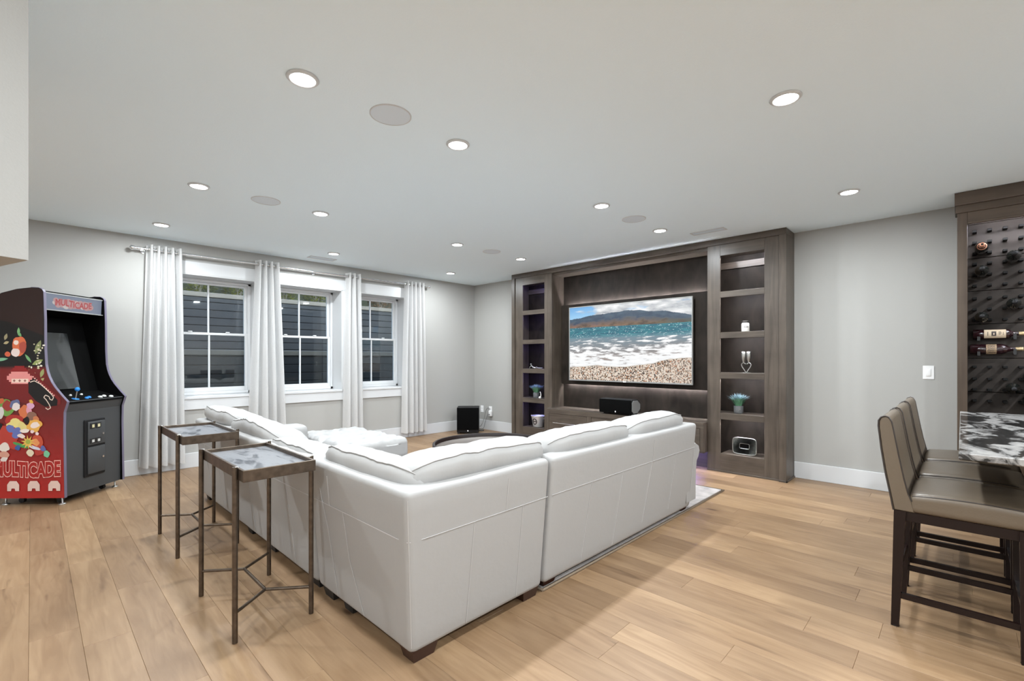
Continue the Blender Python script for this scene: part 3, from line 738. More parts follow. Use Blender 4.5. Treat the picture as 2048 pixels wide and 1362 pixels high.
# flutes whose stems form a heart
for s_, lb in ((1, 'pewter toasting flute on the right shelf tower, left of the heart-stemmed pair'), (-1, 'pewter toasting flute on the right shelf tower, right of the heart-stemmed pair')):
    t_ = thing('toasting_flute', lb, 'goblet', (5.44, 1.697, 1.107), group='pair of heart-stemmed flutes')
    pts = []
    for k in range(17):
        q = k / 16; a = -.2 + q * (PI * .93)
        pts.append((0, s_ * (.002 + .046 * math.sin(min(PI, q * PI)) ** .8 * (1 - .0 * q)), .006 + .105 * q - .0 * q))
    pts = [(0, s_ * .003, .004), (0, s_ * .022, .035), (0, s_ * .042, .065), (0, s_ * .050, .088), (0, s_ * .043, .105), (0, s_ * .028, .110), (0, s_ * .012, .104), (0, s_ * .006, .096)]
    G().tube(pts, .0042, 8).make('stem', 'pewter', t_)
    g = G(); g.lathe([(.004, .108), (.010, .116), (.020, .145), (.0255, .18), (.0255, .215), (.0235, .232), (.022, .232), (.024, .214), (.024, .18), (.0185, .146), (.006, .122)], o=(0, s_ * .027, 0), n=20); g.make('bowl', 'pewter', t_)
    G().lathe([(.0001, .006), (.022, .004), (.024, .001), (.0001, .001)], o=(0, s_ * .0245, 0), n=16).make('foot', 'pewter', t_)
# radiating frame
t_ = thing('picture_frame', 'silver frame with radiating ribs on the lowest right shelf', 'frame', (5.425, 1.711, .207), rz=math.radians(0))
W2, H2, w2, h2 = .122, .090, .05, .028; zc = .0965
g = G()
def rr_pt(a, hw, hh):
    c_, s_ = math.cos(a), math.sin(a); n_ = 6.; k = (abs(c_ / hw) ** n_ + abs(s_ / hh) ** n_) ** (-1 / n_); return c_ * k, s_ * k
NR = 96
for i in range(NR):
    a0 = 2 * PI * (i - .5) / NR; a1 = 2 * PI * (i + .5) / NR; am = (a0 + a1) / 2
    q = []
    for a, dx in ((a0, .004), (am, -.004 - .004 * (i % 2)), (a1, .004)):
        for hw, hh in ((w2, h2), (W2, H2)):
            y_, z_ = rr_pt(a, hw, hh); q.append((dx, -y_, zc + z_))
    g.add(q, [(0, 1, 3, 2), (2, 3, 5, 4)])
g.make('ribbed_face', 'pewter', t_)
ring = lambda hw, hh, x: [(x, -rr_pt(2 * PI * i / 64, hw, hh)[0], zc + rr_pt(2 * PI * i / 64, hw, hh)[1]) for i in range(64)]
G().tube(ring(W2, H2, 0), .005, 6, closed=True).make('outer_rim', 'pewter', t_); G().tube(ring(w2, h2, 0), .003, 6, closed=True).make('inner_rim', 'pewter', t_)
G().prism(ring(W2 - .002, H2 - .002, .006), (.022, 0, 0)).make('backing', 'arcade_black', t_)
# reclining figurine
t_ = thing('figurine', 'small silver reclining figurine on the left shelf tower', 'figurine', (5.42, 4.72, 1.108))
g = G(); g.tube([(0, .11, .060), (0, .095, .040), (0, .07, .022), (0, .03, .012), (0, -.03, .010), (0, -.09, .010), (0, -.12, .014)], .01, 8, rads=[.006, .008, .011, .010, .010, .007, .004]); g.make('body', 'pewter', t_)
G().lathe([(.0001, -.014), (.010, -.010), (.014, 0), (.010, .010), (.0001, .014)], o=(0, .112, .068), n=12).make('head', 'pewter', t_)
g = G(); g.tube([(-.008, .10, .046), (-.02, .115, .03), (-.02, .125, .005)], .004, 6); g.tube([(-.008, .02, .014), (-.012, -.01, .03), (-.012, -.05, .010)], .005, 6); g.make('limbs', 'pewter', t_)
# small white bird
t_ = thing('bird_figurine', 'small white long-necked figurine beside the left grass plant', 'figurine', (5.405, 4.635, .656))
g = G(); g.lathe([(.0001, 0), (.018, .002), (.022, .012), (.015, .026), (.0001, .032)], n=16); g.make('body', 'jar_white', t_)
G().tube([(0, -.010, .02), (0, -.018, .05), (0, -.012, .085), (0, -.004, .098), (0, .006, .092)], .006, 8, rads=[.008, .006, .005, .006, .003]).make('neck', 'jar_white', t_)
# ice bucket
t_ = thing('ice_bucket', 'silver ice bucket with side handles and a round emblem on the lowest left shelf', 'bucket', (5.48, 4.735, .207))
g = G(); g.lathe([(.0001, .002), (.078, .002), (.082, .008), (.105, .155), (.112, .168), (.116, .172), (.112, .176), (.102, .165), (.078, .012), (.0001, .012)], n=36); g.make('body', 'bucket_metal', t_)
for s_ in (-1, 1):
    G().tube([(0, s_ * .098, .125), (0, s_ * .125, .135), (0, s_ * .145, .165), (0, s_ * .140, .182), (0, s_ * .108, .172)], .006, 8).make('handle', 'steel', t_)
g = G(); rb_ = lambda z: .083 + (z - .008) * .156 + .0012
def on_b(a, z): r_ = rb_(z); return Vector((-r_ * math.cos(a), -r_ * math.sin(a), z))
g.tube([on_b(.10 + .33 * math.cos(2 * PI * k / 28), .088 + .042 * math.sin(2 * PI * k / 28)) for k in range(28)], .0085, 6, closed=True)
g.grid(lambda u, v: on_b(.10 - .42 + .84 * u, .080 + .016 * v) * 1.004, 10, 1); g.make('emblem', 'label_dark', t_)

# ------------------------------------------------------------------ curtains and rod
RY, RZ = YL - .09, 2.447
rod = thing('curtain_rod', 'long silver curtain rod with ball finials above the windows', 'curtain rod', (2.66, RY, RZ))
G().cyl((.80, RY, RZ), (4.52, RY, RZ), .0125, n=14).make('rod', 'steel', rod, True)
for x, s_ in ((.80, -1), (4.52, 1)):
    G().lathe([(.0125, 0), (.016, .006), (.009, .014), (.009, .03), (.018, .038), (.024, .052), (.022, .066), (.012, .076), (.0001, .078)], o=(x, RY, RZ), axis=(s_, 0, 0), n=18).make('finial', 'steel', rod, True)
for x in (.845, 2.70, 4.50):
    g = G(); g.cyl((x, RY, RZ - .014), (x, YL - .004, RZ - .014), .006, n=8); g.cyl((x, YL - .008, RZ - .014), (x, YL, RZ - .014), .022, n=16); g.tube([(x, RY - .016, RZ + .006), (x, RY - .014, RZ - .012), (x, RY, RZ - .019), (x, RY + .014, RZ - .012)], .004, 6)
    g.make('bracket', 'steel', rod, True)
def curtain(x0, x1, b0, b1, n_f, zb, amp, label, ph=0.):
    t_ = thing('curtain', label, 'curtain', ((x0 + x1) / 2, RY, zb), group='white grommet curtains')
    zt = 2.497
    def fn(u, v):
        z = zt + (zb - zt) * v; xa = x0 + (b0 - x0) * v; xb = x1 + (b1 - x1) * v
        uu = u + .010 * math.sin(7 * u + 3 * v + ph); a = 2 * PI * n_f * u + ph
        sq = math.sin(a); sq = math.copysign(abs(sq) ** .75, sq)
        am = amp * (1 + .25 * v) * (1 + .25 * math.sin(3.1 * u * n_f + 2 * v + ph))
        x = xa + (xb - xa) * uu + .012 * math.cos(a * 1.0 + 1.1) * v
        y = RY + am * sq + .008 * v * math.sin(5 * u + 4 * v)
        return (x, min(y, YL - .024), z + .006 * math.sin(a) * v)
    G().grid(fn, n_f * 14, 26).make('panel', 'curtain', t_, True)
    for k in range(2 * n_f):
        u = (k + .5 - 0) / (2 * n_f); u = (k * PI - ph) / (2 * PI * n_f)
        if not .02 < u < .98: continue
        x, y, z = fn(u, (zt - RZ) / (zt - zb)); 
        pts = [(x + .006 * math.cos(a_), y + .022 * math.cos(a_), RZ + .022 * math.sin(a_)) for a_ in [2 * PI * i / 16 for i in range(16)]]
        G().tube(pts, .0045, 6, closed=True).make('grommet', 'dull_nickel', t_, True)
curtain(.862, 1.185, .800, 1.215, 5, .085, .040, 'white patterned curtain panel beside the arcade machine', .3)
curtain(1.955, 2.235, 1.87, 2.34, 4, .095, .040, 'white patterned curtain panel between the first and the middle window', 1.2)
curtain(3.140, 3.365, 3.10, 3.41, 3, .090, .038, 'white patterned curtain panel between the middle window and the window nearest the corner', .8)
curtain(4.130, 4.490, 4.08, 4.56, 5, .085, .040, 'white patterned curtain panel nearest the room corner', 2.0)

# ------------------------------------------------------------------ sectional sofa
def lf(p): return p
def soft(g, lo, hi, r, amp=.006, s=5., seed=0.):
    def fn(p):
        n_ = noise.noise(p * s + Vector((seed, 0, 0))) * amp
        return p + Vector((n_ * .6, n_ * .6, n_))
    return g.rbox(lo, hi, r, 4, 10, fn)
# generic cushion lofted along a line; section given as (depth from back, height)
SEC = [(.060, .660), (.024, .722), (.020, .768), (.040, .800), (.085, .816), (.15, .820), (.23, .808), (.31, .775), (.365, .715), (.39, .63), (.395, .52), (.36, .445), (.25, .43), (.15, .44), (.115, .50), (.110, .60), (.108, .672), (.085, .690)]
def back_cushion(par, p0, p1, inward, seed, dz=0., name='back_cushion', wr=.010, droop=0., h=1., tilt=0.):
    p0 = Vector((*p0, 0)); p1 = Vector((*p1, 0)); inn = Vector((*inward, 0)); L = (p1 - p0).length; d = (p1 - p0) / L
    n_ = 34; rings = []; seam = []
    cx, cz = .20, .66; dz += .018; p0 = p0 - inn * .052; p1 = p1 - inn * .052
    for i in range(n_ + 1):
        t_ = i / n_; e_ = abs(2 * t_ - 1); sc_ = (1 - e_ ** 9) ** .5 if e_ < 1 else .0
        sc_ = max(sc_, .30); lx = p0 + d * (L * t_); row = []
        bulge = 1 + .03 * math.cos((t_ - .5) * PI)
        for j, (dd, zz) in enumerate(SEC):
            a = cx + (dd - cx) * sc_ * bulge; z = cz + (zz - cz) * (sc_ * .9 + .1) * (bulge if zz > cz else 1) * h + dz - droop * e_ ** 2
            w_ = wr * noise.noise(Vector((t_ * L * 9 + seed, zz * 3, dd * 4))) + wr * .5 * noise.noise(Vector((t_ * L * 24 + seed, zz * 5, dd * 6)))
            if zz > .5: z -= tilt * max(0, dd - .04)
            if zz > .70: z += w_; a -= w_ * .5
            row.append(lx + inn * a + Vector((0, 0, z)))
        rings.append(row); seam.append(row[3] + Vector((0, 0, .002)) - inn * .001)
    g = G(); m_ = len(SEC); vs = [p for r_ in rings for p in r_]
    fs = [(i * m_ + j, i * m_ + (j + 1) % m_, (i + 1) * m_ + (j + 1) % m_, (i + 1) * m_ + j) for i in range(n_) for j in range(m_)]
    flip = d.cross(inn).z < 0
    fs += [tuple(range(m_))[::-1], tuple(n_ * m_ + j for j in range(m_))]
    if flip: fs = [f[::-1] for f in fs]
    g.add(vs, fs, True); c_ = g.make(name, 'leather', par, True)
    G().tube(seam[1:-1], .0032, 6).make('seam', 'leather_seam', c_, True)
    md = rings[n_ // 2]; 
    return c_
def seams(par, lines, nm='seam'):
    for ln in lines:
        P_ = []
        for a_, b2 in zip(ln[:-1], ln[1:]):
            for k in range(6): P_.append(Vector(a_).lerp(Vector(b2), k / 6))
        P_.append(Vector(ln[-1])); Q_ = []
        for p in P_:
            d = dl(p.z) - .0006; q = Vector(p)
            if p.x < SX + .012: q.x -= d
            if p.y < SY + .012: q.y -= d
            Q_.append(q)
        G().tube(Q_, .0016, 5).make(nm, 'panel_seam', par, True)
def leg(par, x, y, sx=.09, sy=.09, h=.055, mt='block_leg', dx=0, dy=0, z0=.001):
    g = G(); a, b_ = sx / 2, sy / 2; k = .78
    g.add([(x - a * k + dx, y - b_ * k + dy, z0), (x + a * k + dx, y - b_ * k + dy, z0), (x + a * k + dx, y + b_ * k + dy, z0), (x - a * k + dx, y + b_ * k + dy, z0), (x - a, y - b_, h), (x + a, y - b_, h), (x + a, y + b_, h), (x - a, y + b_, h)],
          [(3, 2, 1, 0), (4, 5, 6, 7), (0, 1, 5, 4), (1, 2, 6, 5), (2, 3, 7, 6), (3, 0, 4, 7)]); g.make('leg', mt, par, True)
SX, SY = 1.075, 1.612                       # outer planes of the two backs
ZB, ZTOP = .046, .738
# corner unit
ca_ = thing('corner_seat', 'white leather corner seat of the sectional, nearest the camera', 'sofa', (1.5, 2.05, 0), group='white leather sectional')
g = G(); 
RK = .062
def dl(z): return RK * max(0, min(1.05, (z - ZB) / (ZTOP - ZB)))
def fr_x(p): p = fr_n(p); return Vector((p.x, p.y - dl(p.z) * max(0, min(1, (SY + .16 - p.y) / .03)), p.z))
def fr_y(p): p = fr_n(p); return Vector((p.x - dl(p.z), p.y, p.z))
def fr_c(p): p = fr_n(p); return Vector((p.x - dl(p.z) * max(0, min(1, (1.60 - p.x) / .50)), p.y - dl(p.z), p.z))
def fr_cy(p): p = fr_n(p); return Vector((p.x - dl(p.z), p.y - dl(p.z) * max(0, min(1, (2.20 - p.y) / .55)), p.z))
def fr_n(p):
    return p + Vector((.0012 * noise.noise(p * 3), .0012 * noise.noise(p * 3.3 + Vector((5, 0, 0))), .002 * noise.noise(p * 4)))
g.rbox((SX, SY, ZB), (1.895, SY + .13, ZTOP), .028, 4, 10, fr_c); g.make('back_frame', 'leather', ca_, True)
G().rbox((SX + .0005, SY + .0005, ZB), (SX + .13, 2.488, ZTOP - .0005), .028, 4, 10, fr_cy).make('back_frame', 'leather', ca_, True)
soft(G(), (SX + .10, SY + .10, ZB + .01), (1.893, 2.486, .31), .02, .002).make('base', 'leather', ca_, True)
soft(G(), (SX + .30, SY + .30, .29), (1.893, 2.486, .455), .06, .008).make('seat_cushion', 'leather', ca_, True)
back_cushion(ca_, (SX + .02, 2.49), (SX + .02, SY - .01), (1, 0), 3.1, dz=-.018, tilt=.17, wr=.012)
back_cushion(ca_, (SX - .01, SY + .02), (1.985, SY + .02), (0, 1), 8.4, dz=.004)
seams(ca_, [[(SX + .004, SY + .010, .53), (SX - .002, SY + .03, .53), (SX - .002, 2.48, .53)], [(SX + .010, SY + .004, .53), (SX + .03, SY - .002, .53), (1.89, SY - .002, .535)],
            [(SX - .002, 2.12, .53), (SX - .002, 2.09, .30), (SX - .002, 1.99, .07)], [(SX - .002, 2.36, .60), (SX - .002, 2.30, .40), (SX - .002, 2.25, .07)], [(SX - .002, 2.26, .53), (SX - .002, 2.26, .68)],
            [(1.38, SY - .002, .53), (1.365, SY - .002, .07)], [(1.70, SY - .002, .535), (1.69, SY - .002, .07)], [(1.58, SY - .002, .535), (1.585, SY - .002, .69)],
            [(SX + .0075, SY + .0075, .70), (SX + .0075, SY + .0075, .4), (SX + .0075, SY + .0075, .075)]])
leg(ca_, SX + .075, SY + .055, .13, .10); leg(ca_, 1.82, SY + .06, .12, .10); leg(ca_, SX + .06, 2.40, .10, .12, mt='black_foot'); leg(ca_, 1.80, 2.40, mt='black_foot'); leg(ca_, SX + .06, 2.20, .08, .10, mt='black_foot')
# long unit along X (right)
lo_ = thing('loveseat', 'white leather two-cushion sofa section standing on the rug edge, back toward the camera', 'sofa', (2.9, 2.05, 0), group='white leather sectional')
BX0, BX1 = 1.915, 3.775
G().rbox((BX0, SY, ZB), (BX1, SY + .13, ZTOP), .028, 4, 14, fr_x).make('back_frame', 'leather', lo_, True)
soft(G(), (BX0 + .002, SY + .10, ZB + .01), (BX1 - .01, 2.50, .31), .02, .002).make('base', 'leather', lo_, True)
for a, b_ in ((BX0 + .005, 2.80), (2.81, 3.63)): soft(G(), (a, SY + .30, .29), (b_, 2.52, .455), .06, .008, seed=a).make('seat_cushion', 'leather', lo_, True)
back_cushion(lo_, (1.99, SY + .02), (2.88, SY + .02), (0, 1), 1.7, dz=.0)
back_cushion(lo_, (2.86, SY + .02), (3.72, SY + .02), (0, 1), 5.2, dz=.0, droop=.006)
# rolled arm
g = G(); prof = []
for (xx, zz) in [(a_ + .012, b2) for a_, b2 in [(3.66, .07), (3.66, .40), (3.65, .50), (3.68, .555), (3.76, .585), (3.86, .580), (3.93, .55), (3.95, .505), (3.925, .455), (3.885, .42), (3.868, .34), (3.862, .20), (3.858, .07)]]: prof.append((xx, zz))
def arm_fn(u, v):
    k = u * len(prof); i = int(k) % len(prof); f = k - int(k); a = prof[i]; b_ = prof[(i + 1) % len(prof)]
    y = SY - .012 + v * .88; e_ = 1 - .10 * (max(0, 1 - v * 12) ** 2 + max(0, (v - .92) / .08) ** 2)
    x = 3.76 + (a[0] + (b_[0] - a[0]) * f - 3.76) * e_; z = .30 + (a[1] + (b_[1] - a[1]) * f - .30) * e_
    return (x, y, max(z, .056))
g.grid(arm_fn, len(prof), 24, closeu=True)
nP = len(prof); g.add([arm_fn(i / nP, 0) for i in range(nP)], [tuple(range(nP))], True); g.add([arm_fn(i / nP, 1) for i in range(nP)], [tuple(range(nP))[::-1]], True)
g.make('arm', 'leather', lo_, True)
seams(lo_, [[(BX0 + .01, SY - .002, .535), (BX1 - .01, SY - .002, .54)], [(2.30, SY - .002, .54), (2.24, SY - .002, .07)], [(2.65, SY - .002, .54), (2.58, SY - .002, .07)], [(3.04, SY - .002, .54), (2.96, SY - .002, .12)],
            [(3.42, SY - .002, .54), (3.36, SY - .002, .12)], [(3.05, SY - .002, .54), (3.05, SY - .002, .69)], [(3.76, SY - .002, .52), (3.75, SY - .002, .08)]])
leg(lo_, BX0 + .08, SY + .075, .12, .10, .056, z0=.0135); leg(lo_, 3.74, SY + .075, .10, .09, .056, z0=.0135); leg(lo_, BX0 + .08, 2.42, mt='black_foot', z0=.0135); leg(lo_, 3.74, 2.42, mt='black_foot', z0=.0135)
# long unit along Y (left)
lu = thing('sofa_section', 'white leather sofa section behind the two side tables, back toward the arcade machine', 'sofa', (1.5, 3.7, 0), group='white leather sectional')
LY0, LY1 = 2.505, 4.93
G().rbox((SX, LY0, ZB), (SX + .13, LY1, ZTOP - .01), .028, 4, 14, fr_y).make('back_frame', 'leather', lu, True)
soft(G(), (SX + .10, LY0 + .002, ZB + .01), (1.96, LY1 - .04, .31), .02, .002).make('base', 'leather', lu, True)
for a, b_ in ((LY0 + .005, 3.60), (3.61, 4.68)): soft(G(), (SX + .30, a, .29), (1.98, b_, .455), .06, .008, seed=a).make('seat_cushion', 'leather', lu, True)
back_cushion(lu, (SX + .02, 3.30), (SX + .02, LY0 + .02), (1, 0), 2.2, dz=-.075, droop=.006, wr=.016, tilt=.12)
back_cushion(lu, (SX + .02, 4.16), (SX + .02, 3.22), (1, 0), 6.9, dz=-.012, droop=.018, wr=.024, tilt=.20)
back_cushion(lu, (SX + .02, 4.92), (SX + .02, 4.12), (1, 0), 11.3, dz=.008, droop=-.01, wr=.018, tilt=.12)
def arm2(p):
    return p + Vector((0, 0, .006 * noise.noise(p * 6))) + Vector((0, .02 * math.sin(max(0, (p.z - .3)) / .3 * PI), 0))
G().rbox((SX + .06, 4.74, ZB + .01), (1.965, 5.01, .595), .07, 5, 6, arm2).make('arm', 'leather', lu, True)
G().tube([(1.955, 4.76 + .018 * math.sin((z - .3) / .3 * PI), z) for z in [.1 + .04 * k for k in range(11)]], .003, 5).make('seam', 'leather_seam', lu, True)
seams(lu, [[(SX - .002, LY0 + .01, .53), (SX - .002, LY1 - .02, .53)]] + [[(SX - .002, y, .53), (SX - .002, y - .07, .07)] for y in (2.85, 3.2, 3.55, 3.9, 4.3, 4.65)])
for y in (2.58, 3.25, 3.7, 4.85): leg(lu, SX + .06, y, .08, .10, mt='black_foot')
leg(lu, 1.85, 2.60, mt='black_foot'); leg(lu, 1.85, 4.85, mt='black_foot')
# ottoman
ot = thing('ottoman', 'white leather tufted chaise ottoman in front of the windows', 'ottoman', (2.34, 4.62, 0))
OX0, OX1, OY0, OY1 = 2.01, 2.70, 4.07, 5.20
tx = [OX0 + (OX1 - OX0) * (i + .5) / 4 for i in range(4)]; ty = [OY0 + (OY1 - OY0) * (i + .5) / 5 for i in range(5)]
TU = [(x + (.5 * (OX1 - OX0) / 4 if j % 2 else 0) - .04, y) for j, y in enumerate(ty) for x in tx]
def tuft(p):
    if p.z < .40: return p + Vector((.006 * noise.noise(p * 5), .006 * noise.noise(p * 5 + Vector((3, 3, 3))), 0))
    d = min(math.hypot(p.x - a, p.y - b_) for a, b_ in TU); z = p.z - .062 * math.exp(-(d / .046) ** 2) + .014 * noise.noise(p * 9) + .009 * noise.noise(p * 22)
    return Vector((p.x, p.y, z))
G().rbox((OX0, OY0, .24), (OX1, OY1, .465), .065, 5, 44, tuft).make('cushion', 'leather', ot, True)
soft(G(), (OX0 + .02, OY0 + .03, ZB), (OX1 - .04, OY1 - .03, .262), .03, .003).make('base', 'leather', ot, True)
G().tube([(OX0 + .01, OY0 + .002, .345), (OX1 - .06, OY0 + .001, .345), (OX1 - .02, OY0 + .02, .345), (OX1 - .001, OY0 + .06, .345), (OX1 + .001, OY1 - .06, .345)], .003, 5).make('seam', 'leather_seam', ot, True)
for x, y in ((OX0 + .1, OY0 + .1), (OX1 - .12, OY0 + .1), (OX0 + .1, OY1 - .1), (OX1 - .12, OY1 - .1)): leg(ot, x, y, mt='black_foot')

# ------------------------------------------------------------------ rug, coffee table
rg_ = thing('area_rug', 'pale mottled area rug under the loveseat and the coffee table', 'rug', (3.25, 2.8, 0))
B((1.94, 1.65, .001), (4.575, 3.98, .013), .004).make('pile', 'rug_pile', rg_, True)
g = G(); g.tube([(1.925, 1.632, .0072), (4.59, 1.632, .0072), (4.59, 3.995, .0072), (1.925, 3.995, .0072)], .007, 8, closed=False); g.tube([(1.925, 3.995, .0072), (1.925, 1.632, .0072)], .007, 8); g.make('binding', 'rug_edge', rg_, True)
ct = thing('coffee_table', 'round dark-rimmed coffee table with grey wood top inside the sectional', 'coffee table', (3.17, 3.34, .0132))
g = G(); g.lathe([(.0001, .385), (.555, .385), (.558, .389)], n=72); g.lathe([(.0001, .365), (.555, .365), (.556, .385)], n=72); g.make('top', 'table_wood', ct)
g = G(); g.lathe([(.556, .36), (.580, .36), (.584, .364), (.584, .420), (.580, .424), (.562, .424), (.558, .420), (.556, .36)], n=72); g.make('rim', 'espresso', ct)
for k in range(4):
    a = PI / 4 + k * PI / 2; G().cyl((.42 * math.cos(a), .42 * math.sin(a), .001), (.42 * math.cos(a), .42 * math.sin(a), .365), .022, .03, 14).make('leg', 'espresso', ct)

# ------------------------------------------------------------------ side tables
st0 = thing('side_table', 'near bronze side table with slate top behind the white sofa', 'side table', (.795, 2.61, 0), group='bronze and slate side tables')
lx, ly = .168, .294; zt = .780
for sx in (-1, 1):
    for sy in (-1, 1):
        g = G(); g.cyl((sx * lx, sy * ly, 0.001), (sx * lx, sy * ly, zt), .0115, n=14); g.make('leg', 'bronze', st0)
ZR0, ZR1 = .722, .774; TX0, TX1, TY0_, TY1_ = -.158, .158, -.372, .302
for lo, hi in (((TX0, TY0_, ZR0), (TX1, TY0_ + .012, ZR1)), ((TX0, TY1_ - .012, ZR0), (TX1, TY1_, ZR1)), ((TX0, TY0_ + .012, ZR0), (TX0 + .012, TY1_ - .012, ZR1)), ((TX1 - .012, TY0_ + .012, ZR0), (TX1, TY1_ - .012, ZR1))):
    B(lo, hi, .0015).make('tray_rail', 'bronze', st0)
B((TX0 + .012, TY0_ + .012, ZR0 + .004), (TX1 - .012, TY1_ - .012, ZR1 - .018)).make('top', 'slate', st0)
zs = .132; ja, jb = (0, .16), (0, -.16)
for p, q in (((-lx, ly), ja), ((lx, ly), ja), (ja, jb), ((-lx, -ly), jb), ((lx, -ly), jb)):
    G().cyl((*p, zs), (*q, zs), .0075, n=10).make('stretcher', 'bronze', st0)
for sx in (-1, 1):
    for sy in (-1, 1): G().cyl((sx * lx, sy * ly, zt - .004), (sx * lx - sx * .014, sy * ly, zt - .004), .006, n=8).make('peg', 'steel', st0)
s2 = copy_tree(st0); s2.location = (.810, 3.853, 0); s2['label'] = 'far bronze side table with slate top, close to the curtains'

# ------------------------------------------------------------------ subwoofer, outlets, cables, switch
sb = thing('subwoofer', 'black cube subwoofer on the floor in the far corner', 'subwoofer', (5.18, 6.05, 0), rz=A - PI / 2 + .05)
hw = .185
G().rbox((-hw, -.15, .03), (hw, .16, .445), .012, 3, 1).make('body', 'satin_black', sb)
G().rbox((-hw + .008, -.172, .075), (hw - .008, -.148, .44), .010, 3, 1).make('grille', 'black_cloth', sb)
B((-.006, -.155, .050), (.006, -.151, .062)).make('logo', 'logo_glow', sb)
for x in (-hw + .03, hw - .03):
    for y in (-.12, .13): G().cyl((x, y, .001), (x, y, .032), .022, n=12).make('foot', 'black_plastic', sb)
def plate(name, label, cat, y, z, w_, h_, grp=None):
    t_ = thing(name, label, cat, (XB, y, z), group=grp)
    B((-.006, -w_ / 2, -h_ / 2), (-.0002, w_ / 2, h_ / 2), .002).make('plate', 'plate_white', t_); return t_
o1 = plate('wall_outlet', 'white wall outlet plate nearer the corner above the baseboard', 'outlet', 6.22, .36, .075, .12)
for dz in (-.025, .025): G().rbox((-.0085, -.017, dz - .014), (-.005, .017, dz + .014), .003, 2, 1).make('socket', 'plate_white', o1)
o2 = plate('wall_outlet', 'white wall outlet plate with plugs beside the media wall', 'outlet', 6.00, .36, .075, .12)
for dz in (-.025, .025): G().rbox((-.0085, -.017, dz - .014), (-.005, .017, dz + .014), .003, 2, 1).make('socket', 'plate_white', o2)
ad_ = thing('power_adapter', 'grey power adapter plugged into the outlet by the media wall', 'adapter', (XB - .03, 5.97, .30))
G().rbox((-.03, -.03, -.05), (.021, .03, .05), .012, 3, 1).make('body', 'plate_white', ad_); G().cyl((-.03, 0, -.02), (-.034, 0, -.02), .012, n=12).make('face_disc', 'cable_grey', ad_)
def cable(label, pts):
    P = [Vector(p) for p in pts]; out = []
    for i in range(len(P) - 1):
        p0 = P[max(0, i - 1)]; p1 = P[i]; p2 = P[i + 1]; p3 = P[min(len(P) - 1, i + 2)]
        for k in range(6):
            u = k / 6; out.append(.5 * ((2 * p1) + (-p0 + p2) * u + (2 * p0 - 5 * p1 + 4 * p2 - p3) * u * u + (-p0 + 3 * p1 - 3 * p2 + p3) * u ** 3))
    out.append(P[-1]); tag(G().tube(out, .004, 6).make('power_cable', 'cable_grey'), label, 'cable')
cable('grey cable looping high from the subwoofer to the wall outlet', [(5.36, 6.00, .10), (5.45, 6.03, .09), (5.56, 6.07, .20), (5.61, 6.08, .33), (5.625, 6.04, .39), (5.64, 6.01, .37)])
cable('grey cable hanging low from the subwoofer to the power adapter', [(5.36, 5.99, .06), (5.46, 5.98, .05), (5.54, 6.02, .14), (5.59, 6.01, .27), (5.61, 5.985, .30), (5.625, 5.97, .30)])
tag(B((5.44, 6.02, .001), (5.52, 6.10, .02), .006).make('power_strip', 'cable_grey'), 'small grey connector on the floor beside the subwoofer', 'adapter')
sw = plate('light_switch', 'white light switch plate on the wall left of the wine rack', 'switch', .218, 1.136, .078, .122)
G().rbox((-.010, -.017, -.033), (-.005, .017, .033), .003, 2, 1).make('rocker', 'plate_white', sw)

# ------------------------------------------------------------------ wine rack
wr = thing('wine_rack_cabinet', 'dark wood wine cabinet with pegged back panels at the right', 'cabinet', (XB, -.6, 0))
RX = 5.24; RYL = .028; RYR = -1.25; PX = 5.56
def rp_(lo, hi, nm, mt='rack_v', c=.002): return B(lo, hi, c).make(nm, mt, wr, True)
rp_((RX, RYL - .060, .0), (RX + .02, RYL, 2.46), 'stile'); rp_((RX, RYR, .0), (RX + .02, RYR + .06, 2.46), 'stile')
rp_((RX, RYR + .06, 2.36), (RX + .02, RYL - .060, 2.46), 'rail', 'rack_h')
rp_((RX - .004, RYL - .060, 2.345), (RX + .016, RYR + .06, 2.362), 'bead', 'rack_h')
rp_((RX, RYR, 2.46), (XS, RYL, 2.50), 'top_panel', 'rack_h')
G().prism([(RX - .03, RYL + .015, 2.50), (RX - .03, RYR, 2.50), (RX - .05, RYR, 2.597), (RX - .05, RYL + .015, 2.597)], (.04, 0, 0)).make('crown', 'rack_h', wr, True)
rp_((RX - .02, RYL, 2.50), (XS, RYL + .015, 2.597), 'crown_return'); rp_((RX - .012, RYR, 2.44), (RX, RYL + .010, 2.503), 'crown_fillet', 'rack_h')
B((RX + .03, RYR + .08, 2.352), (RX + .045, RYL - .08, 2.358)).make('led_strip', 'led_white', wr, True)
rp_((RX + .02, RYL - .018, .0), (XS, RYL, 2.46), 'side_panel'); rp_((RX + .02, RYR, .0), (XS, RYR + .018, 2.46), 'side_panel')
PSZ = [2.40, 2.11, 1.833, 1.552, 1.265, .981, .70]
k_ = (PX - 5.55)
for a, b_ in zip(PSZ[:-1], PSZ[1:]): rp_((PX, RYR + .018, b_ + .002), (PX + .02, RYL - .018, a - .002), 'back_panel', 'rack_panel')
rp_((PX, RYR + .018, 2.40), (PX + .02, RYL - .018, 2.46), 'back_panel', 'rack_panel')
rp_((RX, RYR + .06, .0), (RX + .02, RYL - .06, .70), 'lower_front'); rp_((RX + .02, RYR + .018, .68), (PX + .02, RYL - .018, .70), 'ledge', 'rack_h')
PZ = [2.333, 2.234, 2.153, 2.063, 1.982, 1.874, 1.766, 1.672, 1.586, 1.199, 1.10, 1.01, .916]
PZ = [2.330, 2.237, 2.146, 2.058, 1.967, 1.876, 1.770, 1.679, 1.588, 1.199, 1.10, 1.01, .916]
PYc = [-.076, -.164, -.252, -.340, -.428]
peg_me = B((PX - .085, -.0135, -.009), (PX, .0135, .009), .002)
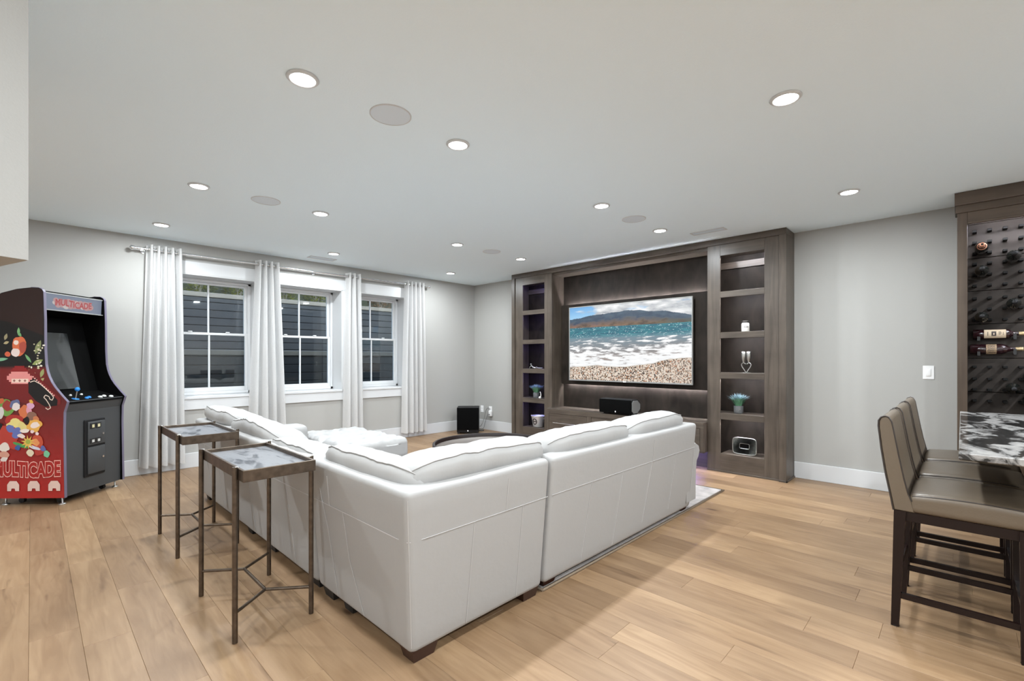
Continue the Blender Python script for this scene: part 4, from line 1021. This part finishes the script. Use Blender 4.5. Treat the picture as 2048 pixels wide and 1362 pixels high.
peg_me.v = [tuple(Vector(p) - Vector((XB, 0, 0))) for p in peg_me.v]; peg_me = peg_me.mesh('peg', 'peg_black')
for z in PZ:
    for y in PYc:
        o = bpy.data.objects.new('peg', peg_me); C.objects.link(o); o.parent = wr; o.location = (0, y + .6, z - .006)
for y, z in ((-.10, 1.445), (-.305, 1.452), (-.10, 1.322), (-.305, 1.328)):      # cradles of the lying bottles
    g = G(); g.box((PX - .085, y - .009, z - .035), (PX, y + .009, z - .025)); g.box((PX - .090, y - .009, z - .035), (PX - .082, y + .009, z + (.012 if y < -.2 else .0))); g.make('cradle', 'black_plastic', wr, True)
BOT = [(.0001, 0), (.040, 0), (.042, .004), (.042, .185), (.037, .205), (.021, .225), (.0145, .240), (.0145, .295), (.0155, .297), (.0155, .305), (.0001, .305)]
FO = [(.0148, .262), (.0152, .263), (.0160, .297), (.0160, .3055), (.0001, .3058)]
def bottle(loc, axis, label, glass='bottle_glass', foil='bottle_glass', lab=None, cat='bottle'):
    t_ = thing('wine_bottle', label, cat, loc, group='wine bottles on the rack')
    G().lathe(BOT, axis=axis, n=24).make('glass', glass, t_)
    f_ = FO if foil != 'foil_copper' else [(.030, .214), (.0205, .2255), (.0150, .240), (.0150, .297), (.0160, .3055), (.008, .3058)]
    G().lathe(f_, axis=axis, n=24).make('capsule', foil, t_)
    return t_
BX_ = PX - .03
for (y, z), lb, fo in (((-.115, 2.165), 'wine bottle with copper capsule at the top left of the rack, neck outward', 'foil_copper'),
                   ((-.292, 2.070), 'dark wine bottle right of the copper-capped one, neck outward', 'satin_black'),
                   ((-.115, 1.975), 'dark wine bottle just below the copper-capped one, neck outward', 'satin_black'),
                   ((-.292, 1.695), 'dark wine bottle in the third panel, right of the rack column, neck outward', 'satin_black'),
                   ((-.115, 1.598), 'dark wine bottle directly above the two lying bottles, neck outward', 'satin_black'),
                   ((-.288, 1.028), 'dark wine bottle below the lying bottles, fully in view near the counter', 'satin_black'),
                   ((-.378, 1.118), 'dark wine bottle cut by the right edge of the photo, upper of two', 'satin_black'),
                   ((-.378, .932), 'dark wine bottle cut by the right edge of the photo, just above the counter', 'satin_black')):
    bottle((BX_, y, z), (-1, 0, 0), lb, 'bottle_glass', fo)
def lying(z, y0, label, kind):
    t_ = bottle((PX - .048, y0, z), (0, -1, 0), label, 'bottle_wine', 'foil_gold')
    RB = .0426; a0, a1, s0, s1 = (PI - 1.0, PI + .9, .065, .190) if kind == 'cream' else (PI - 1.25, PI + 1.2, .095, .155)
    def fn(u, v):
        a = a0 + (a1 - a0) * u; return (RB * math.cos(a), -(s0 + (s1 - s0) * v), RB * math.sin(a))
    G().grid(fn, 10, 6).make('label', 'label_cream' if kind == 'cream' else 'label_tan', t_)
    if kind == 'cream':
        g = G()
        for (u0, u1, v0, v1) in ((.25, .75, .34, .56), (.3, .36, .66, .78), (.42, .48, .66, .80), (.55, .60, .66, .76), (.3, .7, .16, .19), (.34, .66, .86, .88)):
            g.grid(lambda u, v: tuple(c * 1.006 if i != 1 else c for i, c in enumerate(fn(u0 + (u1 - u0) * u, v0 + (v1 - v0) * v))), 4, 1)
        g.make('label_print', 'label_dark', t_)
        g = G(); g.grid(lambda u, v: tuple(c * 1.010 if i != 1 else c for i, c in enumerate(fn(.42 + .2 * u, .42 + .06 * v))), 3, 1); g.make('label_print', 'label_cream', t_)
    else:
        g = G()
        for k in range(5):
            u0 = .16 + k * .15
            g.grid(lambda u, v: tuple(c * 1.006 if i != 1 else c for i, c in enumerate(fn(u0 + .05 * u, .15 + .7 * v + .1 * math.sin(u0 * 20)))), 2, 3)
        g.make('label_print', 'label_dark', t_)
lying(1.4635, -.066, 'wine bottle with cream label lying sideways on the rack', 'cream')
lying(1.3395, -.048, 'wine bottle with gold and brown label lying sideways on the rack', 'tan')

# ------------------------------------------------------------------ bar counter and island
ba = thing('bar_counter', 'bar with swirled black and white granite top at the right edge', 'counter', (3.65, -.5, 0))
B((2.615, -1.0, .850), (4.70, .010, .880), .004).make('granite_top', 'granite', ba, True)
B((2.80, -.95, .0), (4.62, -.42, .850), .002).make('body', 'rack_v', ba, True)

# ------------------------------------------------------------------ bar stools
s0 = thing('bar_stool', 'nearest taupe leather bar stool at the granite counter', 'bar stool', (3.05, 0, 0), group='three counter stools')
SW = .222
def sd(poly, x): return [(x, y, z) for y, z in poly]
bp_ = [(.155, .548), (.232, .548), (.244, .62), (.262, .72), (.277, .83), (.288, .94), (.287, .965), (.278, .981), (.262, .988), (.248, .982), (.238, .962), (.228, .90), (.212, .80), (.194, .70), (.178, .63), (.166, .600)]
g = G(); nB = len(bp_)
xs_ = [-SW, -SW + .004, -SW + .012, SW - .012, SW - .004, SW]; ins = [.006, .0015, 0, 0, .0015, .006]
ccy = sum(p[0] for p in bp_) / nB; rows_ = []
cen = [(.20 + .09 * max(0, (z - .55)) / .43 * .62, z) for y, z in bp_]
for x, i_ in zip(xs_, ins):
    rows_.append([(x, y + (c_[0] - y) * (i_ / .04), z + ((.76 - z) * i_ / .22)) for (y, z), c_ in zip(bp_, cen)])
vs = [p for r_ in rows_ for p in r_]; g.add(vs, [(i * nB + j, (i + 1) * nB + j, (i + 1) * nB + (j + 1) % nB, i * nB + (j + 1) % nB) for i in range(len(xs_) - 1) for j in range(nB)], True)
g.add(rows_[0], [tuple(range(nB))], False); g.add(rows_[-1], [tuple(range(nB))[::-1]], False)
bk = g.make('backrest', 'stool_leather', s0)
for x in (-SW + .002, SW - .002):
    G().tube([(x, y + .001, z) for y, z in bp_[1:]], .0034, 6).make('piping', 'stool_piping', bk)
def seat_fn(p):
    k = max(0, min(1, (p.z - .56) / .07)); f = (1 - (p.x / SW) ** 2) * .010 * k; q = (p.y + .04) / .21
    return p + Vector((0, 0, f + .012 * k * (1 - q * q)))
st_ = G().rbox((-SW - .002, -.245, .547), (SW + .002, .178, .632), .024, 4, 8, seat_fn).make('seat', 'stool_leather', s0)
def edge(x): return [(x, y, .624 + .012 * (1 - ((y + .04) / .21) ** 2)) for y in [.165 - .04 * k for k in range(10)]] + [(x * .99, -.225, .618), (x * .97, -.236, .60)]
for x in (-SW + .006, SW - .006): G().tube(edge(x), .0034, 6).make('piping', 'stool_piping', st_)
for lo, hi in (((-SW + .012, -.215, .503), (-SW + .036, .20, .549)), ((SW - .036, -.215, .503), (SW - .012, .20, .549)), ((-SW + .036, -.215, .503), (SW - .036, -.19, .549)), ((-SW + .036, .175, .503), (SW - .036, .20, .549))):
    B(lo, hi, .002).make('apron', 'espresso', s0)
def sleg(x, yt, yb, rear):
    g = G(); sx = 1 if x > 0 else -1; wt, wb = .022, .0145; xt = x; xb = x + sx * .002
    P = []
    for (cx_, cy_, z, w_) in ((xb, yb, .001, wb), (xt, yt, .549, wt)):
        P += [(cx_ - w_, cy_ - w_, z), (cx_ + w_, cy_ - w_, z), (cx_ + w_, cy_ + w_, z), (cx_ - w_, cy_ + w_, z)]
    g.add(P, [(3, 2, 1, 0), (4, 5, 6, 7), (0, 1, 5, 4), (1, 2, 6, 5), (2, 3, 7, 6), (3, 0, 4, 7)]); l_ = g.make('leg', 'espresso', s0)
    G().cyl((xb, yb, .0005), (xb, yb, .006), .016, n=10).make('glide', 'black_plastic', l_)
LXs = SW - .020
for x in (-LXs, LXs): sleg(x, .209, .228, True); sleg(x, -.193, -.190, False)
def bar(p, q, h=.013, w_=.009): 
    p = Vector(p); q = Vector(q); d = (q - p).normalized(); s_ = d.cross(Vector((0, 0, 1))).normalized() * w_; u = Vector((0, 0, h))
    g = G(); g.add([p - s_ - u, p + s_ - u, p + s_ + u, p - s_ + u, q - s_ - u, q + s_ - u, q + s_ + u, q - s_ + u], [(3, 2, 1, 0), (4, 5, 6, 7), (0, 1, 5, 4), (1, 2, 6, 5), (2, 3, 7, 6), (3, 0, 4, 7)]); return g
for x in (-LXs, LXs): bar((x, .21, .148), (x, -.185, .148)).make('stretcher', 'espresso', s0)
ft = bar((-LXs, -.190, .20), (LXs, -.190, .20)).make('footrest', 'espresso', s0)
g = G(); g.box((-LXs + .02, -.201, .212), (LXs - .02, -.179, .216)); g.make('kick_plate', 'steel', ft)
bar((-LXs, .218, .26), (LXs, .218, .26)).make('stretcher', 'espresso', s0)
for x, lb in ((3.59, 'middle taupe leather bar stool at the granite counter'), (4.13, 'farthest taupe leather bar stool at the granite counter, nearest the wall')):
    c_ = copy_tree(s0); c_.location = (x, 0, 0); c_['label'] = lb

# ------------------------------------------------------------------ arcade machine
AW, AD = .631, .585
# left side lining keeps the inside black
am = thing('arcade_machine', 'black upright arcade machine with red printed side and grey coin door', 'arcade machine', (.197, 5.54, 0), rz=math.atan2(.712, .702))
PRO = [(0, .065), (AD, .065), (AD, 1.785), (.53, 1.825), (.40, 1.860), (.28, 1.873), (.215, 1.870), (.190, 1.858), (.178, 1.835), (.170, 1.6), (.168, 1.34), (.161, 1.21), (.150, 1.155), (.135, 1.108), (.112, 1.058), (.083, 1.013), (.024, .941), (-.022, .890), (.007, .800), (.010, .645)]
T_ = .019
for x, nm, mt in ((0, 'side_panel', 'arcade_side'), (AW - T_, 'side_panel', 'arcade_black')):
    G().prism([(x, y, z) for y, z in PRO], (T_, 0, 0)).make(nm, mt, am)
    q = PRO[5:] + [PRO[0]]
    g = G(); n_ = len(q); tv_ = []
    for (y, z) in q: tv_ += [(x - .0015, y, z), (x + T_ + .0015, y, z)]
    off = []
    for i, (y, z) in enumerate(q):
        a = q[max(0, i - 1)]; b_ = q[min(n_ - 1, i + 1)]; d = Vector((b_[0] - a[0], b_[1] - a[1])).normalized(); nn = Vector((d.y, -d.x)) * -1
        if nn.x > .2 and False: nn = -nn
        nn = Vector((-abs(d.y), 0)) + Vector((0, .0)) if abs(d.y) > .3 else Vector((0, 1)); nn.normalize()
        off += [(x - .0015, y + nn.x * .004, z + nn.y * .004), (x + T_ + .0015, y + nn.x * .004, z + nn.y * .004)]
    V = tv_ + off; k = 2 * n_; F_ = []
    for i in range(n_ - 1):
        a = 2 * i; F_ += [(k + a, k + a + 1, k + a + 3, k + a + 2), (a, k + a, k + a + 2, a + 2), (a + 1, a + 3, k + a + 3, k + a + 1)]
    g.add(V, F_, False); g.make('edge_molding', 'arcade_molding', am)
x0, x1 = T_, AW - T_
def slab(ya, za, yb, zb, th, nm, mt, xa=x0, xb=x1, par=None):
    d = Vector((yb - ya, zb - za)).normalized(); n_ = Vector((-d.y, d.x)) * th
    if n_.x < 0: n_ = -n_
    return G().prism([(xa, ya, za), (xa, yb, zb), (xa, yb + n_.x, zb + n_.y), (xa, ya + n_.x, za + n_.y)], (xb - xa, 0, 0)).make(nm, mt, par or am)
slab(.022, .065, .022, .795, .018, 'front_panel', 'arcade_grey')
slab(.022, .795, -.006, .884, .016, 'control_panel_lip', 'arcade_grey')
cp = G().prism([(x0, -.006, .884), (x0, .235, .950), (x0, .235, .930), (x0, -.006, .866)], (x1 - x0, 0, 0)).make('control_panel', 'arcade_black', am)
cpz = lambda y: .884 + (y + .006) / .241 * .066
slab(.235, .935, .40, 1.640, .02, 'bezel', 'arcade_black')
def bez(y_off, f): return (.235 + .165 * f + y_off, .935 + .705 * f)
a, b_ = bez(-.012, .07), bez(-.012, .80); slab(a[0], a[1], b_[0], b_[1], .010, 'monitor', 'monitor_glass', x0 + .02, x1 - .20)
slab(.40, 1.640, .215, 1.690, .016, 'speaker_panel', 'arcade_black')
slab(.208, 1.690, .200, 1.838, .06, 'marquee_box', 'arcade_black', x0, x1)
B((x0, .25, 1.838), (x1, AD, 1.85)).make('top_panel', 'arcade_black', am) if False else slab(.205, 1.842, AD - .02, 1.790, .01, 'top_panel', 'arcade_black')
B((x0, AD - .02, .065), (x1, AD - .004, 1.79)).make('back_panel', 'arcade_black', am); B((x0, .04, .065), (x1, AD - .02, .08)).make('bottom_panel', 'arcade_black', am)
# controls
def dome(x, y, r, mt, nm='button'):
    g = G(); z = cpz(y); ax = Vector((0, -.266, .964)); g.lathe([(r * 1.25, 0), (r * 1.25, .004), (r, .006), (r, .010), (r * .6, .013), (.0001, .0135)], o=(x, y, z), axis=ax, n=16); g.make(nm, mt, am)
for x, y in ((.27, .05), (.31, .062)): dome(x, y, .013, 'blue_plastic')
for x, y in ((.41, .045), (.47, .06), (.52, .035)): dome(x, y, .015, 'white_plastic')
for x, y in ((.10, .15), (.22, .15), (.33, .15)): dome(x, y, .009, 'white_plastic')
js = G(); js.cyl((.17, .06, cpz(.06)), (.175, .05, cpz(.05) + .075), .005, n=8); jo = js.make('joystick', 'dull_nickel', am)
G().lathe([(.0001, -.02), (.012, -.016), (.02, 0), (.012, .016), (.0001, .02)], o=(.176, .049, cpz(.05) + .088), n=14).make('ball_top', 'blue_plastic', jo)
G().lathe([(.028, 0), (.028, .004), (.0001, .006)], o=(.17, .06, cpz(.06) - .002), axis=(0, -.266, .964), n=16).make('dust_washer', 'blue_plastic', jo)
# coin door
cd = B((.205, .008, .187), (.425, .022, .705), .006).make('coin_door', 'satin_black', am)
up_ = G().rbox((.232, .000, .47), (.412, .012, .685), .005, 2, 1).make('upper_door', 'arcade_grey', cd); lw_ = G().rbox((.232, .000, .208), (.412, .012, .452), .005, 2, 1).make('lower_door', 'arcade_grey', cd)
for z, mt, hh in ((.630, 'coin_yellow', .040), (.495, 'white_plastic', .036)):
    for x in (.275, .335):
        B((x - .027, -.006, z - .008), (x + .027, .0, z + hh), .002).make('coin_slot_plate', 'black_plastic', cd)
        B((x - .012, -.008, z), (x + .012, -.006, z + hh - .012)).make('coin_insert', mt, cd)
for z in (.562, .345): G().cyl((.385, -.006, z), (.385, .0, z), .010, n=12).make('lock', 'steel', cd)
# feet and casters
for x in (.035, AW - .05):
    for y in (.05, AD - .06):
        G().lathe([(.024, .0005), (.026, .006), (.020, .012), (.006, .016), (.006, .067)], o=(x, y, 0), n=14).make('leveling_foot', 'dull_nickel', am)
    for y in (.12, AD - .14):
        g = G(); xx = x + (.06 if x < .3 else -.06); g.cyl((xx - .012, y, .024), (xx + .012, y, .024), .0235, n=16); g.make('caster', 'black_plastic', am)
# side print: shapes only, no figures
ART = G(); lay = [0]
def art(poly, col):
    lay[0] += 1; xo = -.0006 - lay[0] * .00004; ART.add([(xo, y, z) for y, z in poly], [tuple(range(len(poly)))], False, 0, lin(col))
def cen_blob(y, z, ry, rz_, col, seed, n_=18, wob=.18, rot=0.):
    P_ = []
    for k in range(n_):
        a = 2 * PI * k / n_; r_ = 1 + wob * noise.noise(Vector((math.cos(a) * 1.3 + seed, math.sin(a) * 1.3, seed * .7)))
        yy, zz = ry * r_ * math.cos(a), rz_ * r_ * math.sin(a); P_.append((y + yy * math.cos(rot) - zz * math.sin(rot), z + yy * math.sin(rot) + zz * math.cos(rot)))
    art(P_, col)
def leafp(y, z, L, w_, rot, col):
    P_ = []
    for k in range(9): q = k / 8; P_.append((L * q, w_ * math.sin(PI * q)))
    for k in range(7, 0, -1): q = k / 8; P_.append((L * q, -w_ * math.sin(PI * q)))
    art([(y + a * math.cos(rot) - b_ * math.sin(rot), z + a * math.sin(rot) + b_ * math.cos(rot)) for a, b_ in P_], col)
# brown band at the head of the panel
art([(.181, 1.835), (.20, 1.862), (.28, 1.868), (.40, 1.855), (.53, 1.82), (AD - .003, 1.782), (AD - .003, 1.60), (.46, 1.575), (.30, 1.51), (.176, 1.46)], (38, 18, 14))
ra = random.Random(5)
# vine, fruit-like rounds and leaves on the black field
for (y, z, ry, rz_, c_) in ((.38, 1.37, .055, .085, (206, 104, 66)), (.35, 1.36, .03, .05, (168, 74, 58)), (.405, 1.40, .02, .02, (228, 208, 196)), (.41, 1.315, .034, .036, (224, 206, 200)), (.475, 1.30, .024, .022, (204, 96, 66))): cen_blob(y, z, ry, rz_, c_, y * 9)
for (y, z, L, w_, r_, c_) in ((.385, 1.46, .07, .012, 1.6, (120, 168, 110)), (.36, 1.45, .05, .012, .9, (110, 160, 104)), (.47, 1.262, .12, .014, -.12, (122, 176, 140)), (.33, 1.30, .09, .012, -2.2, (112, 164, 108)),
                     (.245, 1.30, .13, .022, 1.95, (128, 134, 92)), (.27, 1.21, .10, .020, 2.7, (142, 156, 92)), (.20, 1.10, .08, .016, 1.9, (150, 156, 100)), (.22, 1.05, .07, .014, 2.4, (168, 160, 110)), (.50, 1.42, .06, .014, 1.9, (150, 140, 108)), (.51, 1.39, .05, .012, 2.8, (176, 160, 120)), (.30, 1.17, .07, .016, 4.2, (140, 150, 96))): leafp(y, z, L, w_, r_, c_)
for k in range(26):
    y = ra.uniform(.175, .30); z = ra.uniform(1.08, 1.40) if k > 8 else 1.20 + k * .022
    if k <= 8: y = .195 + .03 * math.sin(k * .5)
    cen_blob(y, z, ra.uniform(.006, .013), ra.uniform(.005, .009), ra.choice([(214, 206, 178), (196, 188, 150), (226, 220, 204)]), k, 9)
# stepped red and pink block pattern
def stepped(y, z, cols, u, col):
    for k, (a0, a1) in enumerate(cols): art([(y + a0 * u, z + k * u), (y + a1 * u, z + k * u), (y + a1 * u, z + (k + 1) * u), (y + a0 * u, z + (k + 1) * u)], col)
art([(AD - .003, 1.165), (.50, 1.165), (.27, 1.165), (.19, 1.08), (.11, 1.0), (.06, .95), (.03, .92), (.03, .87), (.30, .87), (AD - .003, .95)], (112, 22, 22))
art([(.30, 1.07), (.24, 1.10), (.17, 1.02), (.10, .955), (.055, .905), (.06, .86), (.16, .85), (.24, .90), (.30, .97)], (10, 6, 8))
stepped(.27, 1.045, [(2, 10), (1, 11), (0, 12), (0, 12), (1, 11), (2, 10)], .0175, (222, 140, 136))
stepped(.30, 1.15, [(0, 9), (1, 8), (2, 7)], .0165, (138, 26, 26))
stepped(.30, 1.056, [(0, 8.5), (0, 8.5)], .0165, (236, 208, 192))
for k in range(3): art([(.325 + k * .045, 1.062), (.331 + k * .045, 1.062), (.331 + k * .045, 1.084), (.325 + k * .045, 1.084)], (110, 20, 20)); art([(.317 + k * .045, 1.070), (.339 + k * .045, 1.070), (.339 + k * .045, 1.076), (.317 + k * .045, 1.076)], (110, 20, 20))
for k in range(12): art([(.255 - k * .016, 1.10 - k * .0145), (.268 - k * .016, 1.10 - k * .0145), (.268 - k * .016, 1.112 - k * .0145), (.255 - k * .016, 1.112 - k * .0145)], (228, 160, 152))
ol = [(.285, 1.06), (.25, 1.072), (.20, 1.045), (.15, 1.0), (.105, .955), (.088, .93), (.10, .905), (.12, .915), (.125, .935), (.155, .95), (.17, .93), (.15, .91), (.125, .87), (.112, .84), (.135, .825), (.155, .84)]
for (a, b_), (c_, d_) in zip(ol[:-1], ol[1:]):
    v_ = Vector((c_ - a, d_ - b_)).normalized(); n_ = Vector((-v_.y, v_.x)) * .0035
    art([(a + n_.x, b_ + n_.y), (c_ + n_.x, d_ + n_.y), (c_ - n_.x, d_ - n_.y), (a - n_.x, b_ - n_.y)], (226, 206, 190))
# loose colour patches across the red field
PAT = [(.50, .84, .07, .06, (108, 150, 70)), (.56, .80, .03, .05, (206, 200, 196)), (.47, .86, .035, .04, (150, 52, 48)), (.41, .875, .04, .028, (96, 104, 140)), (.40, .85, .03, .03, (222, 210, 206)), (.53, .90, .03, .02, (196, 98, 60)),
       (.33, .80, .045, .055, (204, 112, 70)), (.29, .815, .022, .032, (214, 150, 168)), (.27, .76, .045, .042, (138, 98, 82)), (.235, .745, .025, .02, (200, 120, 80)), (.28, .86, .028, .024, (212, 160, 190)), (.275, .895, .018, .012, (218, 170, 70)),
       (.42, .735, .07, .035, (168, 46, 40)), (.40, .70, .07, .04, (222, 206, 130)), (.35, .68, .04, .03, (216, 200, 128)), (.25, .69, .058, .045, (224, 168, 78)), (.245, .69, .036, .024, (232, 214, 206)),
       (.48, .60, .075, .085, (176, 58, 46)), (.54, .53, .04, .03, (176, 58, 46)), (.42, .52, .045, .03, (176, 58, 46)), (.445, .66, .035, .028, (96, 108, 170)), (.395, .625, .034, .04, (96, 108, 170)), (.355, .60, .028, .018, (228, 208, 200)), (.33, .645, .032, .016, (232, 216, 206)),
       (.22, .545, .045, .05, (190, 78, 52)), (.235, .545, .024, .03, (222, 146, 90)), (.20, .47, .04, .032, (170, 52, 44)), (.175, .49, .022, .02, (92, 100, 160)), (.145, .445, .022, .026, (120, 190, 150)), (.285, .455, .026, .028, (220, 204, 176)), (.25, .50, .05, .012, (206, 206, 220)), (.36, .52, .055, .014, (70, 150, 80)), (.385, .50, .02, .02, (56, 88, 150)),
       (.50, .50, .038, .036, (224, 212, 200)), (.50, .44, .034, .03, (206, 150, 130)), (.50, .40, .028, .016, (216, 204, 196)), (.56, .68, .02, .03, (20, 16, 20)), (.31, .73, .02, .03, (24, 14, 16)), (.265, .635, .014, .012, (232, 206, 206)), (.225, .62, .014, .012, (236, 210, 210))]
for i, (y, z, ry, rz_, c_) in enumerate(PAT): cen_blob(min(y, .54), z, ry * 1.12, rz_ * 1.12, c_, i * 1.7 + .3, 20, .35, ra.uniform(-.6, .6))
sp2 = []
for k in range(20): r_ = .062 if k % 2 == 0 else .028; a = 2 * PI * k / 20 + .2; sp2.append((.30 + r_ * math.cos(a), .545 + r_ * math.sin(a)))
art(sp2, (222, 180, 84)); cen_blob(.30, .55, .02, .02, (160, 168, 70), 4)
# arches along the foot
for k in range(5):
    y = .030 + k * .172; w_ = .100; z0_, h_ = .128, .086
    P_ = [(y, z0_), (y + .032, z0_), (y + .037, z0_ + .022), (y + w_ - .037, z0_ + .022), (y + w_ - .032, z0_), (y + w_, z0_), (y + w_, z0_ + .055), (y + w_ - .022, z0_ + h_), (y + .022, z0_ + h_), (y, z0_ + .055)]
    if y + w_ < AD: art(P_, (226, 196, 184))
ART.make('side_print', 'print', am)['kind'] = 'stuff'
# lettering
def text_verts(s, size, off=0.):
    cu = bpy.data.curves.new('lettering', 'FONT'); cu.body = s; cu.size = size; cu.offset = off; cu.fill_mode = 'FRONT'; cu.resolution_u = 3
    ob = bpy.data.objects.new('lettering', cu); C.objects.link(ob); bpy.context.view_layer.update()
    me_ = ob.evaluated_get(bpy.context.evaluated_depsgraph_get()).to_mesh(); V_ = [tuple(v.co) for v in me_.vertices]; F_ = [tuple(p.vertices) for p in me_.polygons]
    bpy.data.objects.remove(ob); bpy.data.curves.remove(cu); return V_, F_
def lettering(word, x_of, w_target, h_target, offs, name, mt, par):
    g = G()
    base, _ = text_verts(word, 1.0, 0); mnx = min(v[0] for v in base); mxx = max(v[0] for v in base); mny = min(v[1] for v in base); mxy = max(v[1] for v in base)
    for i, (o_, col) in enumerate(offs):
        V_, F_ = text_verts(word, 1.0, o_)
        g.add([x_of((v[0] - mnx) / (mxx - mnx) * w_target, (v[1] - mny) / (mxy - mny) * h_target, i) for v in V_], F_, False, 0, lin(col))
    g.make(name, mt, par)
lettering('MULTICADE', lambda a, b_, i: (-.0042 - i * .0004, .580 - a * 1.0, .255 + b_ + .006 * math.sin(a * 14)), .545, .118, [(.085, (236, 178, 166)), (.042, (164, 34, 30))], 'side_lettering', 'print', am)
# marquee
def mq(a, b_, i, dy=0): 
    f = b_ / .148; return (x0 + a, .208 - .008 * f - .0012 - .0004 * i - dy, 1.690 + b_)
g = G(); g.add([mq(.002, .004, 0), mq(x1 - x0 - .002, .004, 0), mq(x1 - x0 - .002, .144, 0), mq(.002, .144, 0)], [(0, 1, 2, 3)], False, 0, lin((150, 160, 182)))
rq = random.Random(3)
for k in range(34):
    cx_ = .11 + .36 * k / 33; cz_ = .070 + .022 * math.sin(k * 1.7); r_ = rq.uniform(.016, .028)
    g.add([mq(cx_ + r_ * math.cos(a) * 1.2, cz_ + r_ * math.sin(a), 1 + k * .05) for a in [2 * PI * i / 12 for i in range(12)]], [tuple(range(12))], False, 0, lin((222, 178, 178) if k % 5 else (236, 226, 220)))
mo = g.make('marquee', 'marquee', am)
lettering('MULTICADE', lambda a, b_, i: mq(.115 + a, .045 + b_ + .006 * math.sin(a * 20), 8 + i * 2), .36, .056, [(.05, (226, 140, 140)), (.0, (206, 66, 74))], 'marquee_lettering', 'marquee', mo)
for zz in (1.690, 1.836): B((x0, .190, zz - .004), (x1, .206, zz + .004)).make('marquee_retainer', 'grey_silver', am)
